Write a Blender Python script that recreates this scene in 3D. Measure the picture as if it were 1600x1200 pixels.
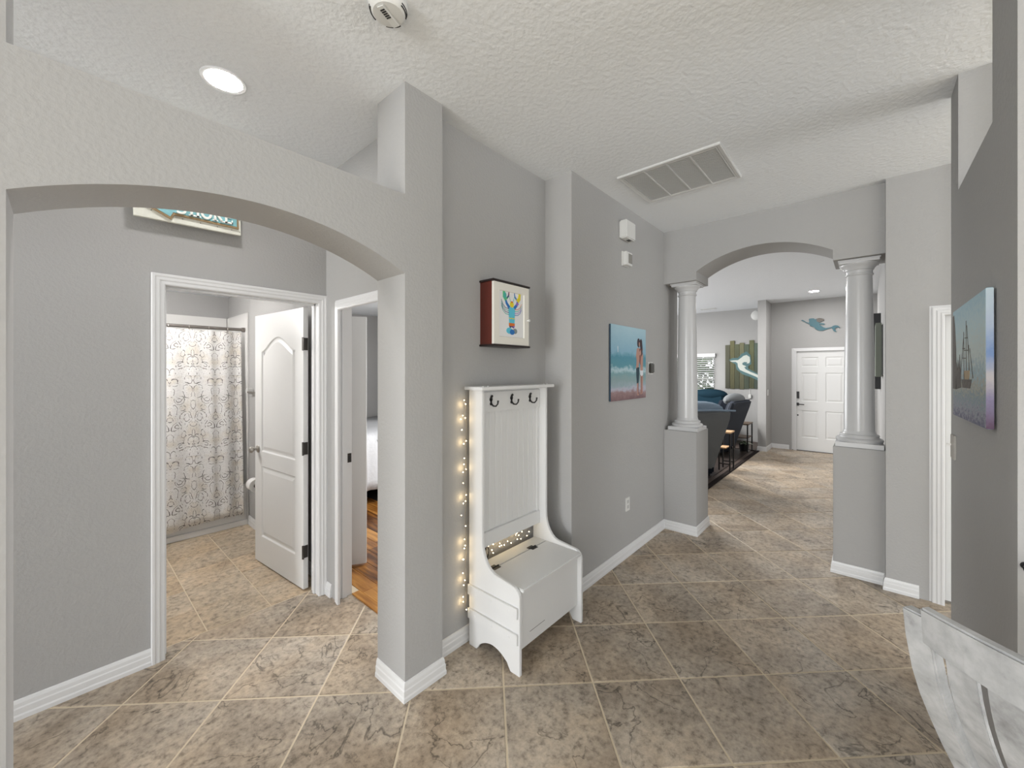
import bpy, bmesh, math, random
from mathutils import Vector, Matrix
from mathutils.geometry import tessellate_polygon
random.seed(7)
PI = math.pi
S = bpy.context.scene
C = bpy.context.collection
for o in list(bpy.data.objects): bpy.data.objects.remove(o)

# ---------------------------------------------------------------- camera, sky, exposure
F_PX, HORIZON, EYE, YAW = 626.0, 579.2, 1.598, -48.42
cd = bpy.data.cameras.new('camera'); cam = bpy.data.objects.new('camera', cd); C.objects.link(cam)
cam.location = (0, 0, EYE); cam.rotation_euler = (PI/2, 0, math.radians(YAW))
cd.sensor_width = 36; cd.lens = 36*F_PX/1600; cd.shift_y = -(600-HORIZON)/1600
cd.clip_start = 0.02; cd.clip_end = 200
S.camera = cam
w = bpy.data.worlds.new('sky'); S.world = w; w.use_nodes = True
bg = w.node_tree.nodes['Background']; bg.inputs[0].default_value = (0.94, 0.97, 1.0, 1); bg.inputs[1].default_value = 2.75
S.view_settings.view_transform = 'Standard'; S.view_settings.look = 'None'
S.view_settings.gamma = 1; S.view_settings.use_curve_mapping = False
S.view_settings.exposure = 0.0

def area(name, loc, rot, sx, sy, power, col=(1, 1, 1)):
    l = bpy.data.lights.new(name, 'AREA'); l.shape = 'RECTANGLE'; l.size = sx; l.size_y = sy
    l.energy = power; l.color = col
    o = bpy.data.objects.new(name, l); o.location = loc; o.rotation_euler = rot; C.objects.link(o); return o
# daylight through the glass doors of the great room behind the camera, the bathroom lamp, and added unseen fill lights
area('great_room_window_light', (-7.0, 0.9, 1.5), (PI/2, 0, -PI/2), 1.8, 2.4, 290, (.96, .98, 1))
area('kitchen_side_fill', (3.5, -4.4, 1.6), (PI/2, 0, 0), 1.6, 2.2, 66, (.96, .98, 1))  # unseen fill added to brighten the picture wall and far header
area('living_room_side_fill', (7.2, 6.05, 1.5), (-PI/2, 0, 0), 4.0, 2.2, 205, (.98, .99, 1))  # fill added in front of the closed side wall, no window there
area('living_room_top_fill', (7.4, 3.6, 2.95), (0, 0, 0), 1.2, 1.2, 190, (1, .99, .97))  # unseen overhead fill added to lift the living room
pl_ = bpy.data.lights.new('bathroom_ceiling_lamp', 'POINT'); pl_.energy = 54; pl_.color = (1, .97, .94); pl_.shadow_soft_size = .10
po_ = bpy.data.objects.new('bathroom_ceiling_lamp', pl_); po_.location = (.1, 4.35, 2.22); C.objects.link(po_)
area('bedroom_fill', (3.9, 3.2, 1.5), (PI/2, 0, PI/2), 1.6, 1.4, 80, (1, .99, .98))  # added fill inside the closed bedroom, source unseen

# ---------------------------------------------------------------- materials
def mat(name, col, rough=.5, spec=.5, metal=0, bump=None, emit=None, estr=0, coat=0):
    m = bpy.data.materials.new(name); m.use_nodes = True
    nt = m.node_tree; b = nt.nodes['Principled BSDF']
    b.inputs['Base Color'].default_value = (*col, 1); b.inputs['Roughness'].default_value = rough
    b.inputs['Metallic'].default_value = metal; b.inputs['Specular IOR Level'].default_value = spec
    if coat: b.inputs['Coat Weight'].default_value = coat
    if emit: b.inputs['Emission Color'].default_value = (*emit, 1); b.inputs['Emission Strength'].default_value = estr
    if bump:
        sc, st, det = bump
        g = nt.nodes.new('ShaderNodeNewGeometry'); n = nt.nodes.new('ShaderNodeTexNoise')
        n.inputs['Scale'].default_value = sc; n.inputs['Detail'].default_value = det
        bp = nt.nodes.new('ShaderNodeBump'); bp.inputs['Strength'].default_value = st; bp.inputs['Distance'].default_value = .01
        nt.links.new(g.outputs['Position'], n.inputs['Vector']); nt.links.new(n.outputs['Fac'], bp.inputs['Height'])
        nt.links.new(bp.outputs['Normal'], b.inputs['Normal'])
    return m
def sr(r, g, b):
    f = lambda c: (c/255/12.92) if c <= 10 else ((c/255+.055)/1.055)**2.4
    return (f(r), f(g), f(b))
def N(nt, t, **kw):
    n = nt.nodes.new(t)
    for k, v in kw.items(): setattr(n, k, v)
    return n
def ramp(nt, fac, stops):
    r = nt.nodes.new('ShaderNodeValToRGB'); e = r.color_ramp.elements
    while len(e) < len(stops): e.new(.5)
    for i, (p, c) in enumerate(stops): e[i].position = p; e[i].color = (*c, 1)
    nt.links.new(fac, r.inputs['Fac']); return r.outputs['Color']

M = {}
M['wall'] = mat('wall_paint', (.40, .395, .388), .75, .06, bump=(70, .22, 3))
M['ceiling'] = mat('ceiling_texture', (.80, .82, .84), .9, .05, bump=(38, .42, 4))
M['trim'] = mat('trim_paint', (.70, .70, .70), .35, .4)
M['door'] = mat('door_paint', (.72, .72, .71), .38, .4)
M['column'] = mat('column_gloss_paint', (.54, .54, .54), .24, .45)
M['plastic'] = mat('white_plastic', (.66, .66, .64), .4)
M['plastic_dark'] = mat('black_plastic', (.02, .02, .022), .35)
M['grille'] = mat('grille_paint', (.62, .62, .61), .5)
M['grille_dark'] = mat('grille_filter', (.60, .60, .59), .9)  # pale grey filter sheet of the air vents
M['bronze'] = mat('dark_bronze_metal', (.06, .055, .05), .35, metal=.8)
M['nickel'] = mat('brushed_nickel', (.42, .40, .37), .28, metal=.9)
M['tan_grey_metal'] = mat('rod_metal', (.20, .18, .165), .4, metal=.5)
M['black'] = mat('black_metal', (.012, .012, .013), .45)
M['tub'] = mat('tub_acrylic', (.74, .73, .71), .25, coat=.3)
M['paper'] = mat('tissue_paper', (.78, .77, .76), .9)
M['core'] = mat('card_core', (.2, .17, .15), .9)
M['lamp'] = mat('lamp_glow', (1, 1, 1), .5, emit=(1, .98, .96), estr=104)
M['lampsmall'] = mat('lamp_glow_far', (1, 1, 1), .5, emit=(1, .98, .96), estr=400)
M['bulb'] = mat('fairy_bulb', (1, .9, .7), .3, emit=(1, .80, .48), estr=12)
M['wire'] = mat('clear_wire', (.34, .29, .22), .4)
M['mahogany'] = mat('mahogany', sr(92, 38, 28), .4, bump=(60, .05, 4))
M['ebony'] = mat('ebony_wood', sr(36, 26, 24), .4)
M['cream'] = mat('cream_paint', sr(224, 221, 212), .5)
M['grout'] = mat('grout', sr(214, 200, 176), .95, .1)
M['grey_canvas'] = mat('grey_green_canvas_edge', sr(128, 134, 124), .8)
M['fabric_dark'] = mat('charcoal_fabric', sr(112, 115, 117), .95, .1, bump=(300, .3, 3))
M['fabric_black'] = mat('black_navy_fabric', sr(30, 34, 42), .95, .1, bump=(300, .3, 3))
M['fabric_navy'] = mat('navy_fabric', sr(66, 70, 78), .95, .1, bump=(300, .3, 3))
M['fabric_teal'] = mat('teal_fabric', sr(28, 50, 62), .95, .1, bump=(300, .3, 3))
M['fabric_blue'] = mat('slate_blue_fabric', sr(128, 144, 160), .95, .1, bump=(300, .3, 3))
M['fabric_grey'] = mat('grey_fabric', sr(150, 152, 152), .95, .1, bump=(300, .3, 3))
M['oak'] = mat('honey_wood', sr(206, 168, 128), .5, bump=(60, .05, 4))
M['leaf'] = mat('leaf_green', sr(70, 92, 66), .5)
M['leaf_pale'] = mat('leaf_white_edge', sr(190, 198, 182), .5)
M['bed'] = mat('white_quilt', (.62, .63, .65), .95, .1, bump=(22, .5, 4))
M['void'] = mat('dark_underside', (.01, .009, .008), .9)
M['teal_board'] = None
M['foliage'] = mat('hedge_leaves', sr(92, 118, 74), .8)

def wood_paint():        # white paint with faint brush grain (hall bench)
    m = mat('bench_white_paint', (.70, .70, .695), .42, .4); nt = m.node_tree; b = nt.nodes['Principled BSDF']
    tc = N(nt, 'ShaderNodeTexCoord'); mp = N(nt, 'ShaderNodeMapping'); mp.inputs['Scale'].default_value = (60, 60, 6)
    n = N(nt, 'ShaderNodeTexNoise'); n.inputs['Scale'].default_value = 1; n.inputs['Detail'].default_value = 4
    bp = N(nt, 'ShaderNodeBump'); bp.inputs['Strength'].default_value = .18; bp.inputs['Distance'].default_value = .004
    nt.links.new(tc.outputs['Object'], mp.inputs['Vector']); nt.links.new(mp.outputs[0], n.inputs['Vector'])
    nt.links.new(n.outputs['Fac'], bp.inputs['Height']); nt.links.new(bp.outputs[0], b.inputs['Normal'])
    return m
M['bench'] = wood_paint()

def whitewash():         # chalky whitewashed chair with dark grain wiping through
    m = mat('whitewashed_wood', (.6, .6, .6), .7, .2); nt = m.node_tree; b = nt.nodes['Principled BSDF']
    tc = N(nt, 'ShaderNodeTexCoord'); mp = N(nt, 'ShaderNodeMapping'); mp.inputs['Scale'].default_value = (16, 16, 16)
    n = N(nt, 'ShaderNodeTexNoise'); n.inputs['Scale'].default_value = 1; n.inputs['Detail'].default_value = 7; n.inputs['Roughness'].default_value = .65
    n2 = N(nt, 'ShaderNodeTexNoise'); n2.inputs['Scale'].default_value = 9; n2.inputs['Detail'].default_value = 5
    mx = N(nt, 'ShaderNodeMath', operation='MULTIPLY')
    nt.links.new(tc.outputs['Object'], mp.inputs['Vector']); nt.links.new(mp.outputs[0], n.inputs['Vector'])
    nt.links.new(tc.outputs['Object'], n2.inputs['Vector'])
    nt.links.new(n.outputs['Fac'], mx.inputs[0]); nt.links.new(n2.outputs['Fac'], mx.inputs[1])
    c = ramp(nt, mx.outputs[0], [(.12, (.20, .20, .20)), (.21, (.36, .365, .37)), (.33, (.47, .475, .48))])
    nt.links.new(c, b.inputs['Base Color']); return m
M['whitewash'] = whitewash()

def tile_mat(name, cols, scale=2.3, bumps=.25, vein=.36):
    m = mat(name, cols[1], .42, .35); nt = m.node_tree; b = nt.nodes['Principled BSDF']
    g = N(nt, 'ShaderNodeNewGeometry'); oi = N(nt, 'ShaderNodeObjectInfo')
    off = N(nt, 'ShaderNodeVectorMath', operation='SCALE'); off.inputs[0].default_value = (31, 17, 23)
    nt.links.new(oi.outputs['Random'], off.inputs['Scale'])
    ad = N(nt, 'ShaderNodeVectorMath', operation='ADD'); nt.links.new(g.outputs['Position'], ad.inputs[0]); nt.links.new(off.outputs[0], ad.inputs[1])
    n1 = N(nt, 'ShaderNodeTexNoise'); n1.inputs['Scale'].default_value = scale; n1.inputs['Detail'].default_value = 9; n1.inputs['Roughness'].default_value = .68; n1.inputs['Distortion'].default_value = .5
    n2 = N(nt, 'ShaderNodeTexNoise'); n2.inputs['Scale'].default_value = scale*14; n2.inputs['Detail'].default_value = 8; n2.inputs['Roughness'].default_value = .7
    n3 = N(nt, 'ShaderNodeTexNoise'); n3.inputs['Scale'].default_value = scale*.8; n3.inputs['Detail'].default_value = 2
    for n in (n1, n2, n3): nt.links.new(ad.outputs[0], n.inputs['Vector'])
    c1 = ramp(nt, n1.outputs['Fac'], [(.30, cols[0]), (.48, cols[1]), (.66, cols[2])])
    c2 = ramp(nt, n3.outputs['Fac'], [(.40, (.98, .99, 1.0)), (.62, (1.03, .975, .90))])
    c3 = ramp(nt, n2.outputs['Fac'], [(.34, (.52, .51, .50)), (.48, (.98, .98, .98)), (.66, (1.3, 1.29, 1.27))])
    mu = N(nt, 'ShaderNodeMix', data_type='RGBA', blend_type='MULTIPLY'); mu.inputs[0].default_value = 1
    nt.links.new(c1, mu.inputs[6]); nt.links.new(c2, mu.inputs[7])
    mu2 = N(nt, 'ShaderNodeMix', data_type='RGBA', blend_type='MULTIPLY'); mu2.inputs[0].default_value = 1.0
    nt.links.new(mu.outputs[2], mu2.inputs[6]); nt.links.new(c3, mu2.inputs[7])
    # dark crack veins where the warped noise crosses its middle
    v = N(nt, 'ShaderNodeTexNoise'); v.inputs['Scale'].default_value = scale*1.7; v.inputs['Detail'].default_value = 5; v.inputs['Distortion'].default_value = .7
    nt.links.new(ad.outputs[0], v.inputs['Vector'])
    sb = N(nt, 'ShaderNodeMath', operation='SUBTRACT'); sb.inputs[1].default_value = .5; nt.links.new(v.outputs['Fac'], sb.inputs[0])
    ab = N(nt, 'ShaderNodeMath', operation='ABSOLUTE'); nt.links.new(sb.outputs[0], ab.inputs[0])
    cv = ramp(nt, ab.outputs[0], [(.0, (vein, vein, vein)), (.012, (1, 1, 1))])
    mk = N(nt, 'ShaderNodeTexNoise'); mk.inputs['Scale'].default_value = scale*1.2; nt.links.new(ad.outputs[0], mk.inputs['Vector'])
    mkr = ramp(nt, mk.outputs['Fac'], [(.46, (0, 0, 0)), (.56, (1, 1, 1))])
    mu3 = N(nt, 'ShaderNodeMix', data_type='RGBA', blend_type='MULTIPLY')
    nt.links.new(mkr, mu3.inputs[0]); nt.links.new(mu2.outputs[2], mu3.inputs[6]); nt.links.new(cv, mu3.inputs[7])
    # tile to tile tone
    tr = N(nt, 'ShaderNodeMapRange'); tr.inputs[3].default_value = .95; tr.inputs[4].default_value = 1.05; nt.links.new(oi.outputs['Random'], tr.inputs[0])
    mu4 = N(nt, 'ShaderNodeVectorMath', operation='SCALE'); nt.links.new(mu3.outputs[2], mu4.inputs[0]); nt.links.new(tr.outputs[0], mu4.inputs['Scale'])
    nt.links.new(mu4.outputs[0], b.inputs['Base Color'])
    bp = N(nt, 'ShaderNodeBump'); bp.inputs['Strength'].default_value = bumps; bp.inputs['Distance'].default_value = .008
    nt.links.new(n1.outputs['Fac'], bp.inputs['Height']); nt.links.new(bp.outputs[0], b.inputs['Normal'])
    return m
M['tile'] = tile_mat('slate_look_floor_tile', [sr(132, 120, 107), sr(163, 150, 135), sr(186, 174, 159)])
M['bathtile'] = tile_mat('bathroom_floor_tile', [sr(158, 142, 122), sr(178, 162, 141), sr(194, 179, 159)], 2.0, .1, .72)

def plank_mat(name, a, b_, c_):
    m = mat(name, b_, .32, .5); nt = m.node_tree; b = nt.nodes['Principled BSDF']
    tc = N(nt, 'ShaderNodeNewGeometry'); oi = N(nt, 'ShaderNodeObjectInfo')
    mp = N(nt, 'ShaderNodeMapping'); mp.inputs['Scale'].default_value = (30, 3, 1)
    n = N(nt, 'ShaderNodeTexNoise'); n.inputs['Scale'].default_value = 1; n.inputs['Detail'].default_value = 5
    nt.links.new(tc.outputs['Position'], mp.inputs['Vector']); nt.links.new(mp.outputs[0], n.inputs['Vector'])
    ad = N(nt, 'ShaderNodeMath', operation='MULTIPLY_ADD'); ad.inputs[1].default_value = .45; ad.inputs[2].default_value = -.22
    nt.links.new(oi.outputs['Random'], ad.inputs[0])
    a2 = N(nt, 'ShaderNodeMath', operation='ADD'); nt.links.new(n.outputs['Fac'], a2.inputs[0]); nt.links.new(ad.outputs[0], a2.inputs[1])
    c = ramp(nt, a2.outputs[0], [(.25, a), (.5, b_), (.75, c_)]); nt.links.new(c, b.inputs['Base Color']); return m
M['plank'] = plank_mat('acacia_plank', sr(78, 44, 18), sr(150, 98, 42), sr(196, 142, 74))
M['rug'] = plank_mat('rug_pile_brown', sr(52, 46, 44), sr(84, 74, 68), sr(100, 74, 60))
M['rug_edge'] = mat('rug_dark_border', sr(42, 36, 34), .95, .1)

def curtain_mat():
    m = mat('damask_cloth', (.7, .68, .65), .9, .1); nt = m.node_tree; b = nt.nodes['Principled BSDF']
    tc = N(nt, 'ShaderNodeTexCoord'); sx = N(nt, 'ShaderNodeSeparateXYZ'); nt.links.new(tc.outputs['Object'], sx.inputs[0])
    def mm(op, a, bb=None):
        n = N(nt, 'ShaderNodeMath', operation=op)
        for i, q in enumerate((a, bb)):
            if q is None: continue
            if isinstance(q, (int, float)): n.inputs[i].default_value = q
            else: nt.links.new(q, n.inputs[i])
        return n.outputs[0]
    u = mm('PINGPONG', mm('ADD', sx.outputs[0], 10.0), .175)
    v0 = mm('MODULO', mm('ADD', sx.outputs[2], 10.0), .77)
    cx = N(nt, 'ShaderNodeCombineXYZ'); nt.links.new(u, cx.inputs[0]); nt.links.new(v0, cx.inputs[1])
    n1 = N(nt, 'ShaderNodeTexNoise'); n1.inputs['Scale'].default_value = 14; n1.inputs['Detail'].default_value = 2; nt.links.new(cx.outputs[0], n1.inputs['Vector'])
    wob = N(nt, 'ShaderNodeSeparateColor'); nt.links.new(n1.outputs['Color'], wob.inputs[0])
    uu = mm('ADD', u, mm('MULTIPLY', mm('SUBTRACT', wob.outputs[0], .5), .050)); vv = mm('ADD', v0, mm('MULTIPLY', mm('SUBTRACT', wob.outputs[1], .5), .060))
    line = None
    for (a, b_, ra, rb) in ((.035, .15, .040, .062), (.020, .15, .020, .036), (0, .22, .012, .030), (.092, .10, .036, .038), (.092, .10, .017, .018), (.125, .29, .034, .036), (.125, .29, .016, .016), (.055, .37, .046, .052), (.050, .37, .022, .026), (.145, .44, .030, .050),
        (.100, .54, .040, .042), (.100, .54, .018, .019), (.040, .62, .036, .062), (.175, .62, .030, .055), (.175, .17, .026, .065), (0, .49, .020, .050), (.140, .70, .032, .034), (.035, .73, .030, .034), (.175, .36, .020, .024), (.0, .04, .030, .050), (.075, .215, .020, .030), (.075, .46, .018, .024), (.150, .03, .020, .040), (.0, .30, .022, .030)):
        dx = mm('DIVIDE', mm('SUBTRACT', uu, a), ra); dy = mm('DIVIDE', mm('SUBTRACT', vv, b_), rb)
        d_ = mm('ABSOLUTE', mm('SUBTRACT', mm('SQRT', mm('ADD', mm('MULTIPLY', dx, dx), mm('MULTIPLY', dy, dy))), 1.0))
        on = mm('LESS_THAN', d_, .0030/((ra+rb)/2))
        line = on if line is None else mm('MAXIMUM', line, on)
    nb1 = N(nt, 'ShaderNodeTexNoise'); nb1.inputs['Scale'].default_value = 34; nb1.inputs['Detail'].default_value = 1; nt.links.new(cx.outputs[0], nb1.inputs['Vector'])
    line = mm('MULTIPLY', line, mm('GREATER_THAN', nb1.outputs['Fac'], .45))
    nf = N(nt, 'ShaderNodeTexNoise'); nf.inputs['Scale'].default_value = 17; nf.inputs['Detail'].default_value = 1; nf.inputs['Distortion'].default_value = 1.5; nt.links.new(cx.outputs[0], nf.inputs['Vector'])
    fil = mm('LESS_THAN', mm('ABSOLUTE', mm('SINE', mm('MULTIPLY', nf.outputs['Fac'], 38.0))), .26)
    line = mm('MAXIMUM', line, mm('MULTIPLY', fil, .55))
    n3 = N(nt, 'ShaderNodeTexNoise'); n3.inputs['Scale'].default_value = 6; nt.links.new(cx.outputs[0], n3.inputs['Vector'])
    base = ramp(nt, n3.outputs['Fac'], [(.45, (.78, .765, .75)), (.6, (.70, .655, .59))])
    n4 = N(nt, 'ShaderNodeTexNoise'); n4.inputs['Scale'].default_value = 25; nt.links.new(cx.outputs[0], n4.inputs['Vector'])
    ink = ramp(nt, n4.outputs['Fac'], [(.38, (.10, .095, .09)), (.62, (.34, .31, .29))])
    mx = N(nt, 'ShaderNodeMix', data_type='RGBA'); nt.links.new(line, mx.inputs[0]); nt.links.new(base, mx.inputs[6]); nt.links.new(ink, mx.inputs[7])
    nt.links.new(mx.outputs[2], b.inputs['Base Color']); return m
M['curtain'] = curtain_mat()

def paint_mat(name, stops, nscale=6, namt=.25, zr=(0, 1), streak=(1, 1, 1)):
    """a painted canvas: bands by height in the object's own coordinates, broken up with brush noise"""
    m = mat(name, (.5, .5, .5), .55, .3); nt = m.node_tree; b = nt.nodes['Principled BSDF']
    tc = N(nt, 'ShaderNodeTexCoord'); sx = N(nt, 'ShaderNodeSeparateXYZ'); nt.links.new(tc.outputs['Object'], sx.inputs[0])
    mp = N(nt, 'ShaderNodeMapping'); mp.inputs['Scale'].default_value = streak; nt.links.new(tc.outputs['Object'], mp.inputs[0])
    n = N(nt, 'ShaderNodeTexNoise'); n.inputs['Scale'].default_value = nscale; n.inputs['Detail'].default_value = 6; n.inputs['Roughness'].default_value = .7
    nt.links.new(mp.outputs[0], n.inputs['Vector'])
    mr = N(nt, 'ShaderNodeMapRange'); mr.inputs[1].default_value = zr[0]; mr.inputs[2].default_value = zr[1]; nt.links.new(sx.outputs[2], mr.inputs[0])
    ad = N(nt, 'ShaderNodeMath', operation='MULTIPLY_ADD'); ad.inputs[1].default_value = namt; nt.links.new(n.outputs['Fac'], ad.inputs[0])
    sb = N(nt, 'ShaderNodeMath', operation='SUBTRACT'); sb.inputs[1].default_value = namt*.5; nt.links.new(mr.outputs[0], sb.inputs[0]); nt.links.new(sb.outputs[0], ad.inputs[2])
    c = ramp(nt, ad.outputs[0], stops); nt.links.new(c, b.inputs['Base Color']); return m

# ---------------------------------------------------------------- mesh building
class MB:
    def __init__(s): s.v = []; s.f = []
    def add(s, vs, fs):
        k = len(s.v); s.v += [tuple(p) for p in vs]; s.f += [tuple(i+k for i in f) for f in fs]; return s
    def box(s, x0, x1, y0, y1, z0, z1):
        return s.add([(x0, y0, z0), (x1, y0, z0), (x1, y1, z0), (x0, y1, z0), (x0, y0, z1), (x1, y0, z1), (x1, y1, z1), (x0, y1, z1)],
                     [(0, 3, 2, 1), (4, 5, 6, 7), (0, 1, 5, 4), (1, 2, 6, 5), (2, 3, 7, 6), (3, 0, 4, 7)])
    def prism(s, poly, ax, a, b):
        mk = {'x': lambda p, h: (h, p[0], p[1]), 'y': lambda p, h: (p[0], h, p[1]), 'z': lambda p, h: (p[0], p[1], h)}[ax]
        n = len(poly); vs = [mk(p, a) for p in poly]+[mk(p, b) for p in poly]
        fs = [tuple(range(n))[::-1], tuple(range(n, 2*n))]+[(i, (i+1) % n, n+(i+1) % n, n+i) for i in range(n)]
        return s.add(vs, fs)
    def lathe(s, prof, c=(0, 0, 0), n=32, ax='z', caps=True):
        vs = []; m = len(prof)
        for i in range(n):
            t = 2*PI*i/n; ct, st = math.cos(t), math.sin(t)
            for r, h in prof:
                q = {'z': (r*ct, r*st, h), 'y': (r*ct, h, r*st), 'x': (h, r*ct, r*st)}[ax]
                vs.append((q[0]+c[0], q[1]+c[1], q[2]+c[2]))
        fs = [(i*m+j, ((i+1) % n)*m+j, ((i+1) % n)*m+j+1, i*m+j+1) for i in range(n) for j in range(m-1)]
        if caps: fs += [tuple(i*m for i in range(n)), tuple(i*m+m-1 for i in range(n))]
        return s.add(vs, fs)
    def tube(s, pts, r, n=8, closed=False):
        pts = [Vector(p) for p in pts]; k = len(pts); vs = []
        rr = r if isinstance(r, (list, tuple)) else [r]*k
        up = None
        for i, p in enumerate(pts):
            a = pts[(i-1) % k] if (closed or i > 0) else p
            b = pts[(i+1) % k] if (closed or i < k-1) else p
            d = (b-a).normalized()
            if up is None: up = Vector((0, 0, 1)) if abs(d.z) < .9 else Vector((1, 0, 0))
            e1 = d.cross(up).normalized(); e2 = e1.cross(d).normalized(); up = e2
            for j in range(n):
                t = 2*PI*j/n; q = p+(e1*math.cos(t)+e2*math.sin(t))*rr[i]; vs.append(q[:])
        fs = []
        for i in range(k if closed else k-1):
            for j in range(n):
                fs.append((i*n+j, i*n+(j+1) % n, ((i+1) % k)*n+(j+1) % n, ((i+1) % k)*n+j))
        if not closed: fs += [tuple(range(n)), tuple(range((k-1)*n, k*n))]
        return s.add(vs, fs)
    def ball(s, c, r, n=8, sc=(1, 1, 1)):
        vs = [(c[0], c[1], c[2]+r*sc[2])]; m = max(3, n//2+1)
        for i in range(1, m):
            ph = PI*i/m
            for j in range(n):
                t = 2*PI*j/n
                vs.append((c[0]+r*sc[0]*math.sin(ph)*math.cos(t), c[1]+r*sc[1]*math.sin(ph)*math.sin(t), c[2]+r*sc[2]*math.cos(ph)))
        vs.append((c[0], c[1], c[2]-r*sc[2])); L = len(vs)-1
        fs = [(0, 1+j, 1+(j+1) % n) for j in range(n)]
        for i in range(m-2):
            for j in range(n): fs.append((1+i*n+j, 1+(i+1)*n+j, 1+(i+1)*n+(j+1) % n, 1+i*n+(j+1) % n))
        fs += [(L, L-n+(j+1) % n, L-n+j) for j in range(n)]
        return s.add(vs, fs)
    def sweep(s, path, prof, mp, closed=False, capends=True):
        """2-D path, each profile point (offset to the left, height); mitred corners; mp(x, y, h) -> 3-D"""
        n = len(path); m = len(prof); P = [Vector(p) for p in path]; vs = []
        for i in range(n):
            d0 = (P[i]-P[i-1]).normalized() if (closed or i > 0) else None
            d1 = (P[(i+1) % n]-P[i]).normalized() if (closed or i < n-1) else None
            if d0 is None: d0 = d1
            if d1 is None: d1 = d0
            n0 = Vector((-d0.y, d0.x)); n1 = Vector((-d1.y, d1.x)); mt = (n0+n1); mt = mt/mt.length; k = 1/max(.3, mt.dot(n0))
            for (o, h) in prof:
                q = P[i]+mt*(o*k); vs.append(mp(q.x, q.y, h))
        fs = []
        for i in range(n if closed else n-1):
            for j in range(m-1):
                a = i*m+j; b = ((i+1) % n)*m+j; fs.append((a, b, b+1, a+1))
        if capends and not closed: fs += [tuple(range(m)), tuple(range((n-1)*m, n*m))]
        return s.add(vs, fs)
    def xform(s, mtx):
        s.v = [(mtx @ Vector(p))[:] for p in s.v]; return s

def mesh(name, mb, bevel=0, smooth=False, seg=2):
    me = bpy.data.meshes.new(name); bm = bmesh.new()
    vs = [bm.verts.new(p) for p in mb.v]; bm.verts.ensure_lookup_table()
    for f in mb.f:
        if len(set(f)) > 2:
            try: bm.faces.new([vs[i] for i in f])
            except ValueError: pass
    bmesh.ops.recalc_face_normals(bm, faces=bm.faces)
    if bevel:
        es = [e for e in bm.edges if len(e.link_faces) == 2 and e.calc_face_angle(0) > math.radians(35)]
        bmesh.ops.bevel(bm, geom=es, offset=bevel, segments=seg, affect='EDGES', clamp_overlap=True)
    bm.to_mesh(me); bm.free()
    if smooth:
        for p in me.polygons: p.use_smooth = True
        try: me.set_sharp_from_angle(angle=math.radians(38))
        except Exception: pass
    return me
def tag(o, label=None, cat=None, group=None, kind=None):
    for k, v in (('label', label), ('category', cat), ('group', group), ('kind', kind)):
        if v: o[k] = v
    return o
def obj(name, mb, m, parent=None, label=None, cat=None, group=None, kind=None, bevel=0, smooth=False, loc=None, rz=0, seg=2):
    me = mb if isinstance(mb, bpy.types.Mesh) else mesh(name, mb, bevel, smooth, seg)
    if m is not None and not me.materials: me.materials.append(m)
    o = bpy.data.objects.new(name, me); C.objects.link(o)
    if parent is not None: o.parent = parent
    if loc is not None: o.location = loc
    if rz: o.rotation_euler = (0, 0, rz)
    return tag(o, label, cat, group, kind)
def thing(name, label, cat, loc=(0, 0, 0), rz=0, group=None):
    o = bpy.data.objects.new(name, None); o.empty_display_size = .1; C.objects.link(o)
    o.location = loc; o.rotation_euler = (0, 0, rz); return tag(o, label, cat, group)
def struct(name, mb, m, label, cat, parent=None, **kw):
    return obj(name, mb, m, parent, label, cat, None, 'structure', **kw)
def copy_tree(o, parent=None):
    c = o.copy(); C.objects.link(c)
    if parent is not None: c.parent = parent
    for ch in list(o.children): copy_tree(ch, c)
    return c
def arc(x0, x1, zs, rise, n=28):
    """points of a circular arc from (x0, zs) up and over to (x1, zs)"""
    c = abs(x1-x0)/2; R = (c*c+rise*rise)/(2*rise); mx = (x0+x1)/2; zc = zs+rise-R; a = math.asin(c/R)
    sg = 1 if x1 > x0 else -1
    return [(mx+sg*R*math.sin(-a+2*a*i/n), zc+R*math.cos(-a+2*a*i/n)) for i in range(n+1)]

# ---------------------------------------------------------------- the room shell
CZ = 3.0
AY0, AY1 = 1.675, 1.926                      # arch wall
HX = 1.27                                   # hall's right wall
BY = 2.915                                   # wall with the bathroom door
# ceilings
struct('ceiling', MB().box(-8, 10.6, -8, 6.2, CZ, CZ+.1), M['ceiling'], 'white textured ceiling over the hall and rooms', 'ceiling')
struct('ceiling_bathroom', MB().box(-.6, 1.31, BY+.115, 5.72, 2.453, 2.553), M['ceiling'], 'lower white ceiling above the bathroom', 'ceiling')
struct('ceiling_bedroom', MB().box(1.40, 4.34, 1.90, 6.2, 2.5, 2.6), M['ceiling'], 'white ceiling of the bedroom behind the side doorway', 'ceiling')

# arch wall on the left: plaster piers, header with the plant ledge
mb = MB()
mb.box(-1.9, -.094, AY0, AY1, 0, CZ)
mb.box(1.107, 1.335, AY0, AY1, 0, CZ)
mb.prism(arc(-.094, 1.107, 2.07, .145)+[(1.107, 2.452), (-.094, 2.452)], 'y', AY0, AY1)
struct('wall_left_arch', mb, M['wall'], 'greige wall with a low arch and an open plant ledge above it', 'wall')
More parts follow.
